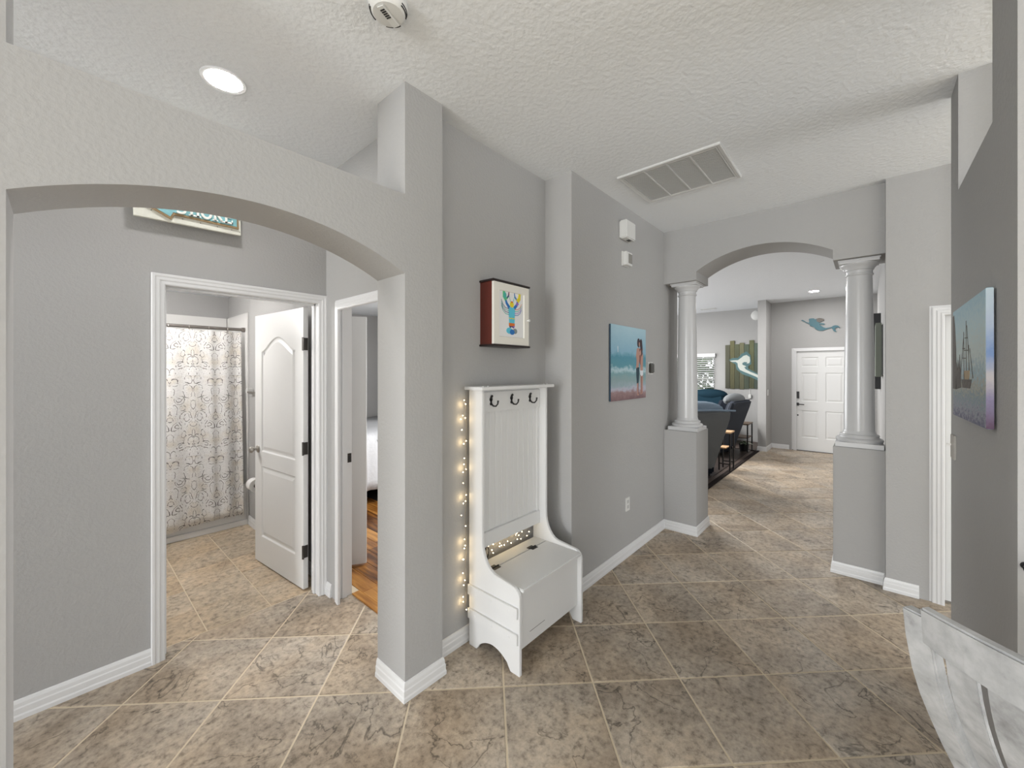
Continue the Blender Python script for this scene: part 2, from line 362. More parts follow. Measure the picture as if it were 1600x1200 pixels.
# hall: wall with bathroom door, right wall with bedroom door, closing wall on the left
mb = MB(); D0, D1 = .386, 1.213
mb.box(-1.9, D0-.012, BY, BY+.115, 0, CZ); mb.box(D1+.012, HX+.115, BY, BY+.115, 0, CZ); mb.box(D0-.012, D1+.012, BY, BY+.115, 2.085, CZ)
struct('wall_hall_back', mb, M['wall'], 'greige hallway wall around the bathroom doorway', 'wall')
mb = MB(); E0, E1 = 1.99, 2.761
mb.box(HX, HX+.115, AY1, E0-.012, 0, CZ); mb.box(HX, HX+.115, E1+.012, BY, 0, CZ); mb.box(HX, HX+.115, E0-.012, E1+.012, 2.085, CZ)
struct('wall_hall_right', mb, M['wall'], 'greige hallway wall around the bedroom doorway', 'wall')
# recess wall behind the bench, step and picture wall
RX = 2.375
struct('wall_recess', MB().box(1.335, RX, 1.78, 1.895, 0, CZ), M['wall'], 'greige recessed wall behind the white hall bench', 'wall')
struct('wall_picture', MB().box(RX, 4.46, 1.55, 1.895, 0, CZ), M['wall'], 'greige wall with the beach couple painting', 'wall')
# far arch: header over columns, two pedestals
FX0, FX1 = 4.075, 4.46
OY0, OY1 = .205, 1.237
mb = MB()
ay = arc(OY1, OY0, 2.557, .152)
mb.prism([(1.55, 2.475), (OY1, 2.475)]+ay+[(OY0, 2.475), (-.13, 2.475), (-.13, CZ), (1.55, CZ)], 'x', FX0, FX1)
struct('wall_far_arch', mb, M['wall'], 'greige header with a shallow arch resting on two columns', 'wall')
struct('wall_pedestal_left', MB().box(FX0, FX1, OY1, 1.55, 0, 1.0), M['wall'], 'greige half wall pedestal under the column by the painting', 'wall', bevel=.004)
struct('wall_pedestal_right', MB().box(FX0, FX1, -.13, OY0, 0, .998), M['wall'], 'greige half wall pedestal under the larger column on the right', 'wall', bevel=.004)
# right: short wall with the closet door, foyer side wall, wall with ships painting
KX = 4.0; K0, K1 = -.333, -1.10
mb = MB(); mb.box(KX, KX+.12, K0+.012, -.100, 0, CZ); mb.box(KX, KX+.12, K1-.6, K1-.012, 0, CZ); mb.box(KX, KX+.12, K1-.012, K0+.012, 2.045, CZ)
struct('wall_closet', mb, M['wall'], 'greige wall beside the right column with the closet door', 'wall')
struct('wall_foyer_right', MB().box(4.12, 9.83, -.245, -.13, 0, CZ), M['wall'], 'greige foyer wall seen edge on behind the right column', 'wall')
RY = -.321; RX0, RX1 = 1.816, 3.031
mb = MB(); mb.box(RX0, RX1, RY-.115, RY, 0, 2.452); mb.box(RX0, 2.125, RY-.115, RY, 2.452, CZ); mb.box(2.815, RX1, RY-.115, RY, 2.452, CZ)
struct('wall_right', mb, M['wall'], 'greige wall at the right with an opening near the ceiling', 'wall')
# foyer and living room
DX = 9.83
mb = MB(); fd0, fd1 = 1.127, .20
mb.box(DX, DX+.15, fd0+.02, 1.50, 0, CZ); mb.box(DX, DX+.15, -.25, fd1-.02, 0, CZ); mb.box(DX, DX+.15, fd1-.02, fd0+.02, 2.05, CZ)
struct('wall_foyer_front', mb, M['wall'], 'greige wall around the white front door', 'wall')
struct('wall_foyer_stub', MB().box(9.26, 10.35, 1.50, 1.642, 0, CZ), M['wall'], 'greige wall end between the living room and the front door', 'wall')
LX = 10.35; wy0, wy1, wz0, wz1 = 2.72, 3.66, .80, 2.0
mb = MB(); mb.box(LX, LX+.15, 1.642, wy0, 0, CZ); mb.box(LX, LX+.15, wy1, 6.2, 0, CZ); mb.box(LX, LX+.15, wy0, wy1, 0, wz0); mb.box(LX, LX+.15, wy0, wy1, wz1, CZ)
struct('wall_living_front', mb, M['wall'], 'greige living room wall with the window and plank art', 'wall')
struct('wall_living_side', MB().box(4.34, 4.46, 1.895, 6.2, 0, CZ), M['wall'], 'greige wall between the living room and bedroom', 'wall')
struct('wall_living_back', MB().box(4.34, 10.5, 6.1, 6.2, 0, CZ), M['wall'], 'greige side wall of the living room behind the recliners', 'wall')  # out of view, added to keep sky light off the foyer wall
# bathroom and bedroom
struct('wall_bathroom_right', MB().box(1.31, 1.40, BY+.115, 6.2, 0, 2.6), M['wall'], 'greige bathroom wall behind the open door', 'wall')
struct('wall_bathroom_left', MB().box(-.7, -.6, BY+.115, 5.72, 0, 2.6), M['wall'], 'greige bathroom wall hidden left of the doorway', 'wall')
struct('wall_bathroom_back', MB().box(-.7, 1.31, 5.62, 5.72, 0, 2.6), M['wall'], 'greige bathroom wall above the tub surround', 'wall')
struct('wall_bedroom_back', MB().box(1.40, 4.34, 6.1, 6.2, 0, 2.6), M['wall'], 'pale greige bedroom wall behind the bed', 'wall')

# ---------------------------------------------------------------- floors
def clip(poly, keep):
    for (a, b, c) in keep:                  # keep a*x + b*y <= c
        out = []
        for i in range(len(poly)):
            p, q = poly[i-1], poly[i]; dp, dq = a*p[0]+b*p[1]-c, a*q[0]+b*q[1]-c
            if (dp <= 0) != (dq <= 0):
                t = dp/(dp-dq); out.append((p[0]+t*(q[0]-p[0]), p[1]+t*(q[1]-p[1])))
            if dq <= 0: out.append(q)
        poly = out
        if len(poly) < 3: return []
    return poly
def parea(p): return abs(sum(p[i-1][0]*p[i][1]-p[i][0]*p[i-1][1] for i in range(len(p))))/2
def inset(poly, d):
    P = [Vector(p) for p in poly]; n = len(P); out = []
    sgn = 1 if sum(P[i-1].x*P[i].y-P[i].x*P[i-1].y for i in range(n)) > 0 else -1
    for i in range(n):
        d0 = (P[i]-P[i-1]).normalized(); d1 = (P[(i+1) % n]-P[i]).normalized()
        n0 = Vector((-d0.y, d0.x))*sgn; n1 = Vector((-d1.y, d1.x))*sgn; m = n0+n1
        if m.length < 1e-4: m = n0
        m.normalize(); k = 1/max(.45, m.dot(n0)); q = P[i]+m*d*k; out.append((q.x, q.y))
    return out
def tile_mb(poly, th=.009, edge=.003):
    top = inset(poly, edge); n = len(poly)
    vs = [(x, y, -th) for x, y in poly]+[(x, y, -.0016) for x, y in poly]+[(x, y, 0) for x, y in top]
    fs = [(i, (i+1) % n, n+(i+1) % n, n+i) for i in range(n)]+[(n+i, n+(i+1) % n, 2*n+(i+1) % n, 2*n+i) for i in range(n)]+[tuple(range(2*n, 3*n))]
    return MB().add(vs, fs)
floor = struct('floor', MB().box(-8, 10.5, -8, BY+.115, -.06, -.0028), M['grout'], 'floor of large stone look tiles laid on the diagonal', 'floor')
PT = .4572; U = Vector((.70711, -.70711)); Vv = Vector((.70711, .70711)); TX, TY = 1.1728, 4.4318
h = PT/2-.0046
full = tile_mb([(h*(s*U.x+t*Vv.x), h*(s*U.y+t*Vv.y)) for s, t in ((-1, -1), (1, -1), (1, 1), (-1, 1))])
full_me = mesh('tile', full); full_me.materials.append(M['tile'])
# pieces of the floor the photograph can see: (x0, x1, y0, y1)
zones = [(-1.9, 1.335, -1.0, AY0), (1.335, RX, -1.0, 1.78), (RX, 4.46, -.6, 1.55), (4.46, 9.83, -.13, 1.60), (-.75, HX+.115, AY0, BY+.115)]
for i in range(-26, 26):
    for j in range(-14, 26):
        c = (U*(i+.5+TX)+Vv*(j+.5+TY))*PT
        sq = [(c.x+h*(s*U.x+t*Vv.x), c.y+h*(s*U.y+t*Vv.y)) for s, t in ((-1, -1), (1, -1), (1, 1), (-1, 1))]
        # skip what lies behind the camera or outside its view
        dep = c.x*.748+c.y*.664; lat = c.x*.664-c.y*.748
        if dep < .75 or abs(lat) > dep*1.30+.5: continue
        A = parea(sq); got = []
        for (x0, x1, y0, y1) in zones:
            p = clip(sq, [(-1, 0, -x0), (1, 0, x1), (0, -1, -y0), (0, 1, y1)])
            if p and parea(p) > 1e-4: got.append((parea(p), p))
        if not got: continue
        tot = sum(g[0] for g in got)
        cut_needed = c.y > BY-.3 or (c.x > 4.1 and c.y > 1.2) or (c.x > 1.0 and c.y > 1.9)
        if tot > .999*A or not cut_needed:
            obj('tile', full_me, None, floor, loc=(c.x, c.y, random.uniform(-.0004, .0004)))
        else:
            for a, p in got:
                if a > .0005: obj('tile', tile_mb(p), M['tile'], floor)
bf = struct('floor_bathroom', MB().box(-.6, 1.31, BY+.115, 5.62, -.06, -.0025), M['grout'], 'bathroom floor of beige square tiles', 'floor')
xs = [-.457, -.105, .247, .599, .952, 1.305]; ys = [3.035, 3.37, 3.705, 4.04, 4.375, 4.71, 4.86]
for a, b in zip(xs[:-1], xs[1:]):
    for c, d in zip(ys[:-1], ys[1:]):
        obj('tile', tile_mb([(a+.003, c+.003), (b-.003, c+.003), (b-.003, d-.003), (a+.003, d-.003)], edge=.002), M['bathtile'], bf)
wf = struct('floor_bedroom', MB().box(HX+.115, 4.34, 1.90, 6.1, -.06, -.004), M['void'], 'bedroom floor of glossy honey brown planks', 'floor')
x = HX+.175
for k in range(9):
    y = 1.92-random.uniform(0, .8)
    while y < 5.6:
        L = random.uniform(.7, 1.3); a, b = max(y, 1.92), min(y+L, 6.08)
        if b > a+.05: obj('plank', tile_mb([(x+.0008, a+.0008), (x+.1252, a+.0008), (x+.1252, b-.0008), (x+.0008, b-.0008)], edge=.0015), M['plank'], wf)
        y += L
    x += .126
obj('transition_strip', MB().box(HX+.112, HX+.172, E0, E1, -.004, .006), M['plank'], wf, bevel=.003)
struct('floor_living', MB().box(4.46, 10.35, 1.60, 6.2, -.06, -.002), mat('dark_laminate', sr(74, 62, 56), .5), 'dark living room floor beyond the tiles', 'floor')
r = thing('area_rug', 'dark brown distressed rug under the recliners', 'rug', (7.2, 3.3, 0))
obj('pile', MB().box(-2.55, 1.95, -1.56, 1.7, -.001, .010), M['rug'], r, bevel=.003)
obj('border', MB().sweep([(-2.6, -1.69), (2.0, -1.69), (2.0, 1.75), (-2.6, 1.75)], [(0, 0), (0, .012), (.06, .012), (.06, 0)], lambda x, y, h_: (x, y, h_), closed=True), M['rug_edge'], r)

# ---------------------------------------------------------------- baseboards and casings
BP = [(0, 0), (-.016, 0), (-.016, .018), (-.013, .026), (-.013, .052), (-.010, .058), (-.009, .074), (-.005, .088), (0, .09)]
nb = [0]
def base(side, path, label):
    struct('baseboard_'+side, MB().sweep(path, BP, lambda x, y, z: (x, y, z)), M['trim'], label, 'baseboard')
# path runs with the room on its right-hand side
base('hall_back', [(-1.9, BY), (.326, BY)], 'white moulded baseboard on the hallway wall left of the bathroom door')
base('pier', [(1.107, AY1), (1.107, AY0), (1.335, AY0), (1.335, 1.78)], 'white moulded baseboard wrapping the foot of the arch pier')
base('hall_corner', [(HX, BY), (HX, 2.823)], 'short white baseboard in the corner between the two doorways')
base('recess', [(1.335, 1.78), (RX, 1.78)], 'white baseboard behind the hall bench')
base('picture', [(RX, 1.78), (RX, 1.55), (4.075, 1.55), (4.075, 1.237), (4.46, 1.237), (4.46, 1.60)], 'white baseboard along the painting wall and round its pedestal')
base('right', [(4.46, .205), (4.075, .205), (4.075, -.100), (4.0, -.100), (4.0, -.271)], 'white baseboard round the right pedestal to the closet door')
base('foyer', [(10.3, 1.642), (9.26, 1.642), (9.26, 1.50), (DX, 1.50), (DX, 1.19)], 'white baseboard at the wall end by the front door')
base('wall_right', [(RX0, RY-.115), (RX0, RY), (RX1, RY), (RX1, RY-.115)][::-1], 'white baseboard of the right wall behind the chair')
base('bathroom', [(1.31, 4.84), (1.31, 3.03)], 'white baseboard behind the bathroom door')

CP = [(0, 0), (0, .008), (.006, .011), (.020, .011), (.026, .015), (.040, .015), (.046, .018), (.056, .018), (.060, .014), (.060, 0)]
def casing(n, path, mp, label):
    struct('trim_%d' % n, MB().sweep(path, CP, mp), M['trim'], label, 'door trim')
ht = 2.073
casing(1, [(D0, 0), (D0, ht), (D1, ht), (D1, 0)], lambda x, z, d: (x, BY-d, z), 'white moulded casing around the bathroom doorway')
casing(2, [(E1, 0), (E1, ht), (E0, ht), (E0, 0)][::1], lambda y, z, d: (HX-d, y, z), 'white moulded casing around the bedroom doorway')
casing(3, [(K0, 0), (K0, 2.035), (K1, 2.035), (K1, 0)], lambda y, z, d: (KX-d, y, z), 'white moulded casing around the closet door at right')
casing(4, [(fd0, 0), (fd0, 2.045), (fd1, 2.045), (fd1, 0)], lambda y, z, d: (DX-d, y, z), 'white casing around the front door')
def jamb(n, b1, label): struct('trim_%d' % n, b1, M['trim'], label, 'door jamb', bevel=.0015)
b1 = MB(); b1.box(D0-.012, D0, BY, BY+.115, 0, ht+.012); b1.box(D1, D1+.012, BY, BY+.115, 0, ht+.012); b1.box(D0, D1, BY, BY+.115, ht, ht+.012)
b1.box(D0, D0+.011, BY+.045, BY+.075, 0, ht); b1.box(D1-.011, D1, BY+.045, BY+.075, 0, ht); b1.box(D0, D1, BY+.045, BY+.075, ht-.011, ht)
jamb(5, b1, 'white jamb lining of the bathroom doorway')
b1 = MB(); b1.box(HX, HX+.115, E0-.012, E0, 0, ht+.012); b1.box(HX, HX+.115, E1, E1+.012, 0, ht+.012); b1.box(HX, HX+.115, E0, E1, ht, ht+.012)
b1.box(HX+.040, HX+.075, E1-.011, E1, 0, ht); b1.box(HX+.040, HX+.075, E0, E0+.011, 0, ht); b1.box(HX+.040, HX+.075, E0, E1, ht-.011, ht)
j2 = struct('trim_6', b1, M['trim'], 'white jamb lining of the bedroom doorway', 'door jamb', bevel=.0015)
obj('strike_plate', MB().box(HX+.083, HX+.110, E1-.002, E1+.001, .945, 1.01), M['bronze'], j2)
obj('latch_hole', MB().box(HX+.090, HX+.103, E1-.0026, E1, .965, .99), M['black'], j2)
b1 = MB(); b1.box(KX, KX+.12, K0, K0+.012, 0, 2.045); b1.box(KX, KX+.12, K1-.012, K1, 0, 2.045); b1.box(KX, KX+.12, K1, K0, 2.035, 2.045)
jamb(7, b1, 'white jamb lining of the closet doorway')
b1 = MB(); b1.box(DX, DX+.15, fd0, fd0+.02, 0, 2.05); b1.box(DX, DX+.15, fd1-.02, fd1, 0, 2.05); b1.box(DX, DX+.15, fd1, fd0, 2.03, 2.05)
jamb(8, b1, 'white jamb lining of the front doorway')

# ---------------------------------------------------------------- doors
def panelled(w, h_, t, holes):
    """door slab, x 0..w, y 0..t, z 0..h, with recessed and raised panels on both faces"""
    mb = MB(); outer = [(0, 0), (w, 0), (w, h_), (0, h_)]
    mb.add([(0, 0, 0), (w, 0, 0), (w, t, 0), (0, t, 0), (0, 0, h_), (w, 0, h_), (w, t, h_), (0, t, h_)], [(0, 1, 2, 3), (4, 5, 6, 7), (0, 3, 7, 4), (1, 2, 6, 5)])
    for face, sg in ((0, 1), (t, -1)):
        loops = [[Vector((p[0], p[1], 0)) for p in lp] for lp in [outer]+holes]
        flat = [p for lp in loops for p in lp]
        mb.add([(p.x, face, p.y) for p in flat], [tuple(tr) for tr in tessellate_polygon(loops)])
        for hp in holes:
            rings = [(hp, 0), (inset(hp, .010), .008), (inset(hp, .022), .008), (inset(hp, .044), .002)]
            n = len(hp)
            for (a, da), (b, db) in zip(rings[:-1], rings[1:]):
                vs = [(x_, face+sg*da, z_) for x_, z_ in a]+[(x_, face+sg*db, z_) for x_, z_ in b]
                mb.add(vs, [(i, (i+1) % n, n+(i+1) % n, n+i) for i in range(n)])
            a, da = rings[-1]; mb.add([(x_, face+sg*da, z_) for x_, z_ in a], [tuple(range(n))])
    return mb
def rect(x0, x1, z0, z1): return [(x0, z0), (x1, z0), (x1, z1), (x0, z1)]
# bathroom door: two panels, the upper one with an eyebrow top
w_, h_ = .808, 2.045
top = [(.12, .92), (w_-.12, .92), (w_-.12, 1.74)]
n = 16
for i in range(n+1):
    u = i/n; x = w_-.12-(w_-.24)*u; s = math.sin(PI*u); top.append((x, 1.742+.11*(s**1.6)))
top.append((.12, 1.74))
d1 = thing('door_1', 'white two panel bathroom door with arched top panel, standing open', 'door', (1.203, 3.062, .012), math.radians(95.5)); d1['kind'] = 'structure'
obj('leaf', panelled(w_, h_, .035, [rect(.12, w_-.12, .22, .80), top]), M['door'], d1)
for z in (.27, 1.02, 1.78):
    hg = obj('hinge', MB().box(-.002, .0, .003, .034, z-.045, z+.045), M['bronze'], d1)
    obj('hinge_knuckle', MB().lathe([(.0065, z-.048), (.0065, z+.048)], (-.004, .040, 0), 10), M['bronze'], hg)
    obj('hinge_leaf', MB().box(-.022, -.004, .040, .044, z-.045, z+.045), M['bronze'], hg)
def knob(parent, x, z, sides, m=M['nickel']):
    for y0, sg in sides:
        k = obj('doorknob', MB().lathe([(.001, 0), (.031, 0), (.031, .005), (.026, .010), (.012, .014), (.011, .030), (.020, .038), (.027, .050), (.027, .058), (.020, .068), (.001, .071)], (0, 0, 0), 20, 'y'), m, parent, smooth=True, loc=(x, y0, z))
        if sg < 0: k.scale = (1, -1, 1)
knob(d1, w_-.06, .935, ((0.035, 1), (0, -1)))
# door leaf standing inside the bedroom
d2 = thing('door_2', 'narrow white door leaf standing open inside the bedroom', 'door', (1.675, 3.09, .012), math.radians(148)); d2['kind'] = 'structure'
obj('leaf', MB().box(0, .30, -.035, 0, 0, 2.03), M['door'], d2, bevel=.002)
# closet door
d3 = thing('door_3', 'plain white closet door at the right, partly behind the wall corner', 'door', (KX+.045, K1+.003, .018), PI/2); d3['kind'] = 'structure'
obj('leaf', MB().box(0, abs(K1-K0)-.006, -.035, 0, 0, 2.0), M['door'], d3, bevel=.002)
obj('track', MB().box(0, abs(K1-K0)-.006, -.03, -.005, 2.003, 2.012), M['black'], d3)
obj('floor_guide', MB().box(abs(K1-K0)-.10, abs(K1-K0)-.02, -.03, -.0, -.018, -.006), M['nickel'], d3)
# front door, six panels
fw_ = fd0-fd1-.006
d4 = thing('door_4', 'white six panel front door with black lock and lever', 'door', (DX+.02, fd0-.003, .006), -PI/2); d4['kind'] = 'structure'
cx = fw_/2; pw = .27
holes = []
for x0 in (.135, fw_-.135-pw):
    holes += [rect(x0, x0+pw, .26, .80), rect(x0, x0+pw, .98, 1.55), rect(x0, x0+pw, 1.67, 1.86)]
# leaf faces -x in the room: local x runs along -Y, local y points to +X... rotate so the front is y=0
obj('leaf', panelled(fw_, 2.022, .045, holes), M['door'], d4)
def dbox(name, x0, x1, y0, y1, z0, z1, m, par, bv=.003): return obj(name, MB().box(x0, x1, y0, y1, z0, z1), m, par, bevel=bv)
k = dbox('keypad_lock', .035, .100, -.026, 0, 1.035, 1.175, M['black'], d4)
lv = dbox('lever_rose', .038, .097, -.014, 0, .89, .95, M['black'], d4)
obj('lever', MB().tube([(.068, -.01, .92), (.068, -.05, .92), (.10, -.055, .92), (.185, -.055, .918)], .010, 8), M['black'], lv, smooth=True)
obj('door_viewer', MB().lathe([(.001, -.004), (.014, -.004), (.014, 0)], (.075, 0, .70), 14, 'y'), M['black'], d4)
obj('threshold', MB().box(-.01, fw_+.01, -.03, .09, -.006, .004), M['bronze'], d4)

# ---------------------------------------------------------------- columns
def column(loc, label, sc=1.0):
    t = thing('column', label, 'column', loc, 0, None)
    a = .144
    obj('plinth', MB().box(-a, a, -a, a, 0, .036), M['column'], t, bevel=.002)
    obj('base_moulding', MB().lathe([(.10, .036), (.142, .036), (.147, .046), (.147, .056), (.138, .066), (.124, .070), (.121, .078), (.124, .086), (.120, .094), (.108, .098), (.102, .108), (.098, .125)], n=40), M['column'], t, smooth=True)
    H = 1.475; prof = []
    for i in range(14):
        u = i/13; r = .0965-.0165*(u**1.7); prof.append((r, .110+(H-.23)*u))
    obj('shaft', MB().lathe(prof, n=40), M['column'], t, smooth=True)
    obj('capital_moulding', MB().lathe([(.078, H-.13), (.081, H-.122), (.088, H-.118), (.088, H-.108), (.082, H-.104), (.083, H-.080), (.090, H-.076), (.094, H-.064), (.105, H-.050), (.118, H-.040), (.122, H-.030), (.122, H-.026)], n=40), M['column'], t, smooth=True)
    obj('abacus', MB().box(-.120, .120, -.120, .120, H-.028, H-.008).box(-.128, .128, -.128, .128, H-.010, H), M['column'], t, bevel=.002)
    return t
column((4.245, 1.375, 1.0), 'white round column on the pedestal beside the beach painting')
column((4.245, .050, .998), 'white round column on the right pedestal before the front door')

# ---------------------------------------------------------------- ceiling fittings
def can(name, loc, label, r, m):
    t = thing(name, label, 'ceiling light', loc, 0, None)
    obj('trim_ring', MB().lathe([(r*.80, .0), (r*.82, -.004), (r*.97, -.006), (r, -.002), (r, .0)], n=40, caps=False), M['trim'], t, smooth=True)
    obj('lamp', MB().lathe([(.001, -.0035), (r*.78, -.0035), (r*.81, -.001)], n=40, caps=False), m, t)
can('recessed_light', (.523, 2.325, CZ), 'round recessed ceiling light glowing over the hallway', .094, M['lamp'])
can('recessed_light', (-1.15, 2.325, CZ), 'round recessed ceiling light farther left along the hallway', .094, M['lamp'])  # out of view, added to brighten the hallway
can('recessed_light', (8.82, .705, CZ), 'small recessed ceiling light far off in the foyer', .085, M['lampsmall'])
sd = thing('smoke_detector', 'white round smoke detector on the ceiling at top centre', 'smoke detector', (.833, 1.372, CZ), math.radians(20))
obj('housing', MB().lathe([(.001, 0), (.072, 0), (.074, -.006), (.070, -.020), (.066, -.030), (.056, -.040), (.001, -.044)], n=36), M['plastic'], sd, smooth=True)
for a in (-70, 20, 110, 200):
    for dr in (0, .008):
        pts = [((.0685-dr*.3)*math.cos(math.radians(a+q)), (.0685-dr*.3)*math.sin(math.radians(a+q)), -.024-dr) for q in range(-26, 27, 4)]
        obj('vent_slot', MB().tube(pts, .0022, 6), M['black'], sd)
obj('test_button', MB().box(-.052, .052, -.016, .016, -.049, -.040), M['plastic'], sd, bevel=.004)
for i in range(5): obj('sounder_slot', MB().box(-.036+i*.009, -.031+i*.009, -.009, .009, -.0505, -.048), M['black'], sd)
g = thing('return_air_grille', 'large white four section return air grille in the ceiling', 'air vent', (2.965, 1.017, CZ))
gx, gy = .288, .342
obj('frame', MB().sweep([(-gx, -gy), (gx, -gy), (gx, gy), (-gx, gy)], [(0, 0), (0, -.010), (.006, -.014), (.024, -.012), (.028, -.004), (.028, 0)], lambda x, y, z: (x, y, z), closed=True), M['grille'], g)
obj('filter', MB().box(-gx+.02, gx-.02, -gy+.02, gy-.02, -.0035, -.0015), M['grille_dark'], g)
obj('frame', MB().sweep([(-gx+.026, -gy+.026), (gx-.026, -gy+.026), (gx-.026, gy-.026), (-gx+.026, gy-.026)], [(0, -.004), (0, -.012), (.010, -.012), (.010, -.004)], lambda x, y, z: (x, y, z), closed=True), M['grille'], g)
cells = [(-gy+.036)+(2*gy-.072)*i/4 for i in range(5)]
for y in cells[1:-1]: obj('divider', MB().box(-gx+.036, gx-.036, y-.005, y+.005, -.013, -.004), M['grille'], g)
for i in range(4):
    mb = MB(); y0, y1 = cells[i]+.004, cells[i+1]-.004
    k = 26
    for q in range(k):
        x = -gx+.04+(2*gx-.08)*(q+.5)/k
        mb.add([(x-.0098, y0, -.0100), (x-.0098, y1, -.0100), (x+.0092, y1, -.0066), (x+.0092, y0, -.0066), (x-.0094, y0, -.0110), (x-.0094, y1, -.0110), (x+.0096, y1, -.0076), (x+.0096, y0, -.0076)],
               [(0, 1, 2, 3), (7, 6, 5, 4), (0, 4, 5, 1), (2, 6, 7, 3)])
    obj('louver_set', mb, M['grille'], g, kind='stuff')
v = thing('ceiling_vent', 'small ceiling air vent far off in the living room', 'air vent', (9.75, 2.70, CZ))
obj('frame', MB().sweep([(-.08, -.16), (.08, -.16), (.08, .16), (-.08, .16)], [(0, 0), (0, -.008), (.02, -.008), (.02, 0)], lambda x, y, z: (x, y, z), closed=True), M['grille'], v)
obj('filter', MB().box(-.06, .06, -.14, .14, -.004, -.001), M['grille_dark'], v)

# ---------------------------------------------------------------- hall bench
B = thing('hall_tree_bench', 'tall white wooden hall bench with coat hooks and lidded seat', 'bench', (0, 0, 0))
bx0, bx1 = 1.585, 2.205; yb, yf = 1.742, 1.354
def side_profile():
    p = [(yb, 0), (yb, 1.486), (1.634, 1.486), (1.634, .64)]
    for i in range(1, 9):
        a = (PI/2)*i/8; p.append((1.634-.115*(1-math.cos(a)), .64-.168*math.sin(a)))
    p += [(1.47, .466), (1.41, .460)]
    for i in range(1, 6):
        a = (PI/2)*i/5; p.append((1.41-.056*math.sin(a), .405+.055*math.cos(a)))
    p += [(yf, 0), (1.42, 0)]
    # bottom cut-out
    for i in range(1, 12):
        u = i/12; y = 1.425+(1.675-1.425)*u; p.append((y, .018+.060*math.sin(PI*u)**.8))
    p += [(1.68, 0)]
    return p
sp = side_profile()
for (a, b, s) in ((bx0, bx0+.020, -1), (bx1-.020, bx1, 1)):
    sd_ = obj('side_panel', MB().prism(sp, 'x', a, b), M['bench'], B, bevel=.0025)
    for z in (.300, .163):
        x0, x1 = (a-.014, a) if s < 0 else (b, b+.014)
        cl = obj('cleat', MB().box(x0, x1, 1.362, 1.74, z, z+.057), M['bench'], sd_, bevel=.002)
    for z in (.328, .191):
        for y in (1.42, 1.55, 1.68):
            xx = a-.0145 if s < 0 else b+.0145
            obj('screw_plug', MB().lathe([(.001, -.0012*1), (.007, -.001), (.008, .001)] if s < 0 else [(.001, .0012), (.007, .001), (.008, -.001)], (xx, y, z), 12, 'x'), M['bench'], sd_)
obj('top_shelf', MB().box(bx0-.030, bx1+.036, 1.600, 1.752, 1.487, 1.506), M['bench'], B, bevel=.003)
for x in (bx0+.004, bx0+.045, bx1-.045, bx1-.010): obj('screw_plug', MB().ball((x, 1.63, 1.507), .006, 8, (1, 1, .7)), M['bench'], B)
ix0, ix1 = bx0+.020, bx1-.020
bp_ = MB(); nb_ = 11; wv = (ix1-ix0)/nb_
for i in range(nb_):
    obj('bead_board', MB().box(ix0+i*wv+.0008, ix0+(i+1)*wv-.0008, 1.700, 1.712, .56, 1.487), M['bench'], B, bevel=.0022, seg=1)
obj('hook_rail', MB().box(ix0, ix1, 1.682, 1.700, 1.352, 1.472), M['bench'], B, bevel=.002)
obj('upper_rail', MB().box(ix0, ix1, 1.692, 1.712, 1.468, 1.487), M['bench'], B)
obj('stile', MB().box(ix0, ix0+.022, 1.690, 1.702, .64, 1.352), M['bench'], B, bevel=.0015)
obj('stile', MB().box(ix1-.022, ix1, 1.690, 1.702, .64, 1.352), M['bench'], B, bevel=.0015)
obj('lower_rail', MB().box(ix0, ix1, 1.682, 1.702, .556, .642), M['bench'], B, bevel=.002)
sz = .448
obj('seat_lid', MB().box(ix0+.003, ix1-.003, yf-.006, 1.628, sz-.018, sz), M['bench'], B, bevel=.004)
obj('hinge_rail', MB().box(ix0, ix1, 1.632, 1.730, sz-.018, sz), M['bench'], B, bevel=.0015)
obj('front_panel', MB().box(ix0, ix1, 1.382, 1.398, .108, sz-.018), M['bench'], B, bevel=.001)
obj('front_panel_crack', MB().box(ix0+.10, ix0+.235, 1.3812, 1.3822, .170, .1725), mat('crack_shadow', (.12, .12, .12), .9), B)
obj('bottom_board', MB().box(ix0, ix1, 1.398, 1.735, .108, .122), M['bench'], B)
obj('rear_board', MB().box(ix0, ix1, 1.722, 1.735, .122, sz-.018), M['bench'], B)
for x in (1.688, 2.040):
    mb = MB().box(x-.026, x+.026, 1.606, 1.629, sz, sz+.0025).box(x-.034, x+.016, 1.631, 1.654, sz, sz+.0025)
    mb.lathe([(.004, x-.030), (.004, x+.030)], (0, 1.630, sz+.003), 8, 'x')
    obj('hinge', mb, M['black'], B)
for x in (1.706, 1.890, 2.074):
    z = 1.418; y = 1.682
    hk = obj('coat_hook', MB().lathe([(.001, -.004), (.011, -.004), (.013, 0)], (x, y, z+.008), 12, 'y').lathe([(.001, -.004), (.009, -.004), (.010, 0)], (x, y, z-.018), 12, 'y').box(x-.006, x+.006, y-.004, y, z-.018, z+.024), M['black'], B)
    obj('lower_arm', MB().tube([(x, y-.003, z-.016), (x, y-.020, z-.030), (x, y-.042, z-.030), (x, y-.056, z-.016), (x, y-.060, z+.004)], [.005, .005, .0045, .0045, .006], 8), M['black'], hk, smooth=True)
    obj('upper_knob', MB().tube([(x, y-.002, z+.012), (x, y-.006, z+.026), (x, y-.012, z+.030)], [.006, .007, .007], 8), M['black'], hk, smooth=True)

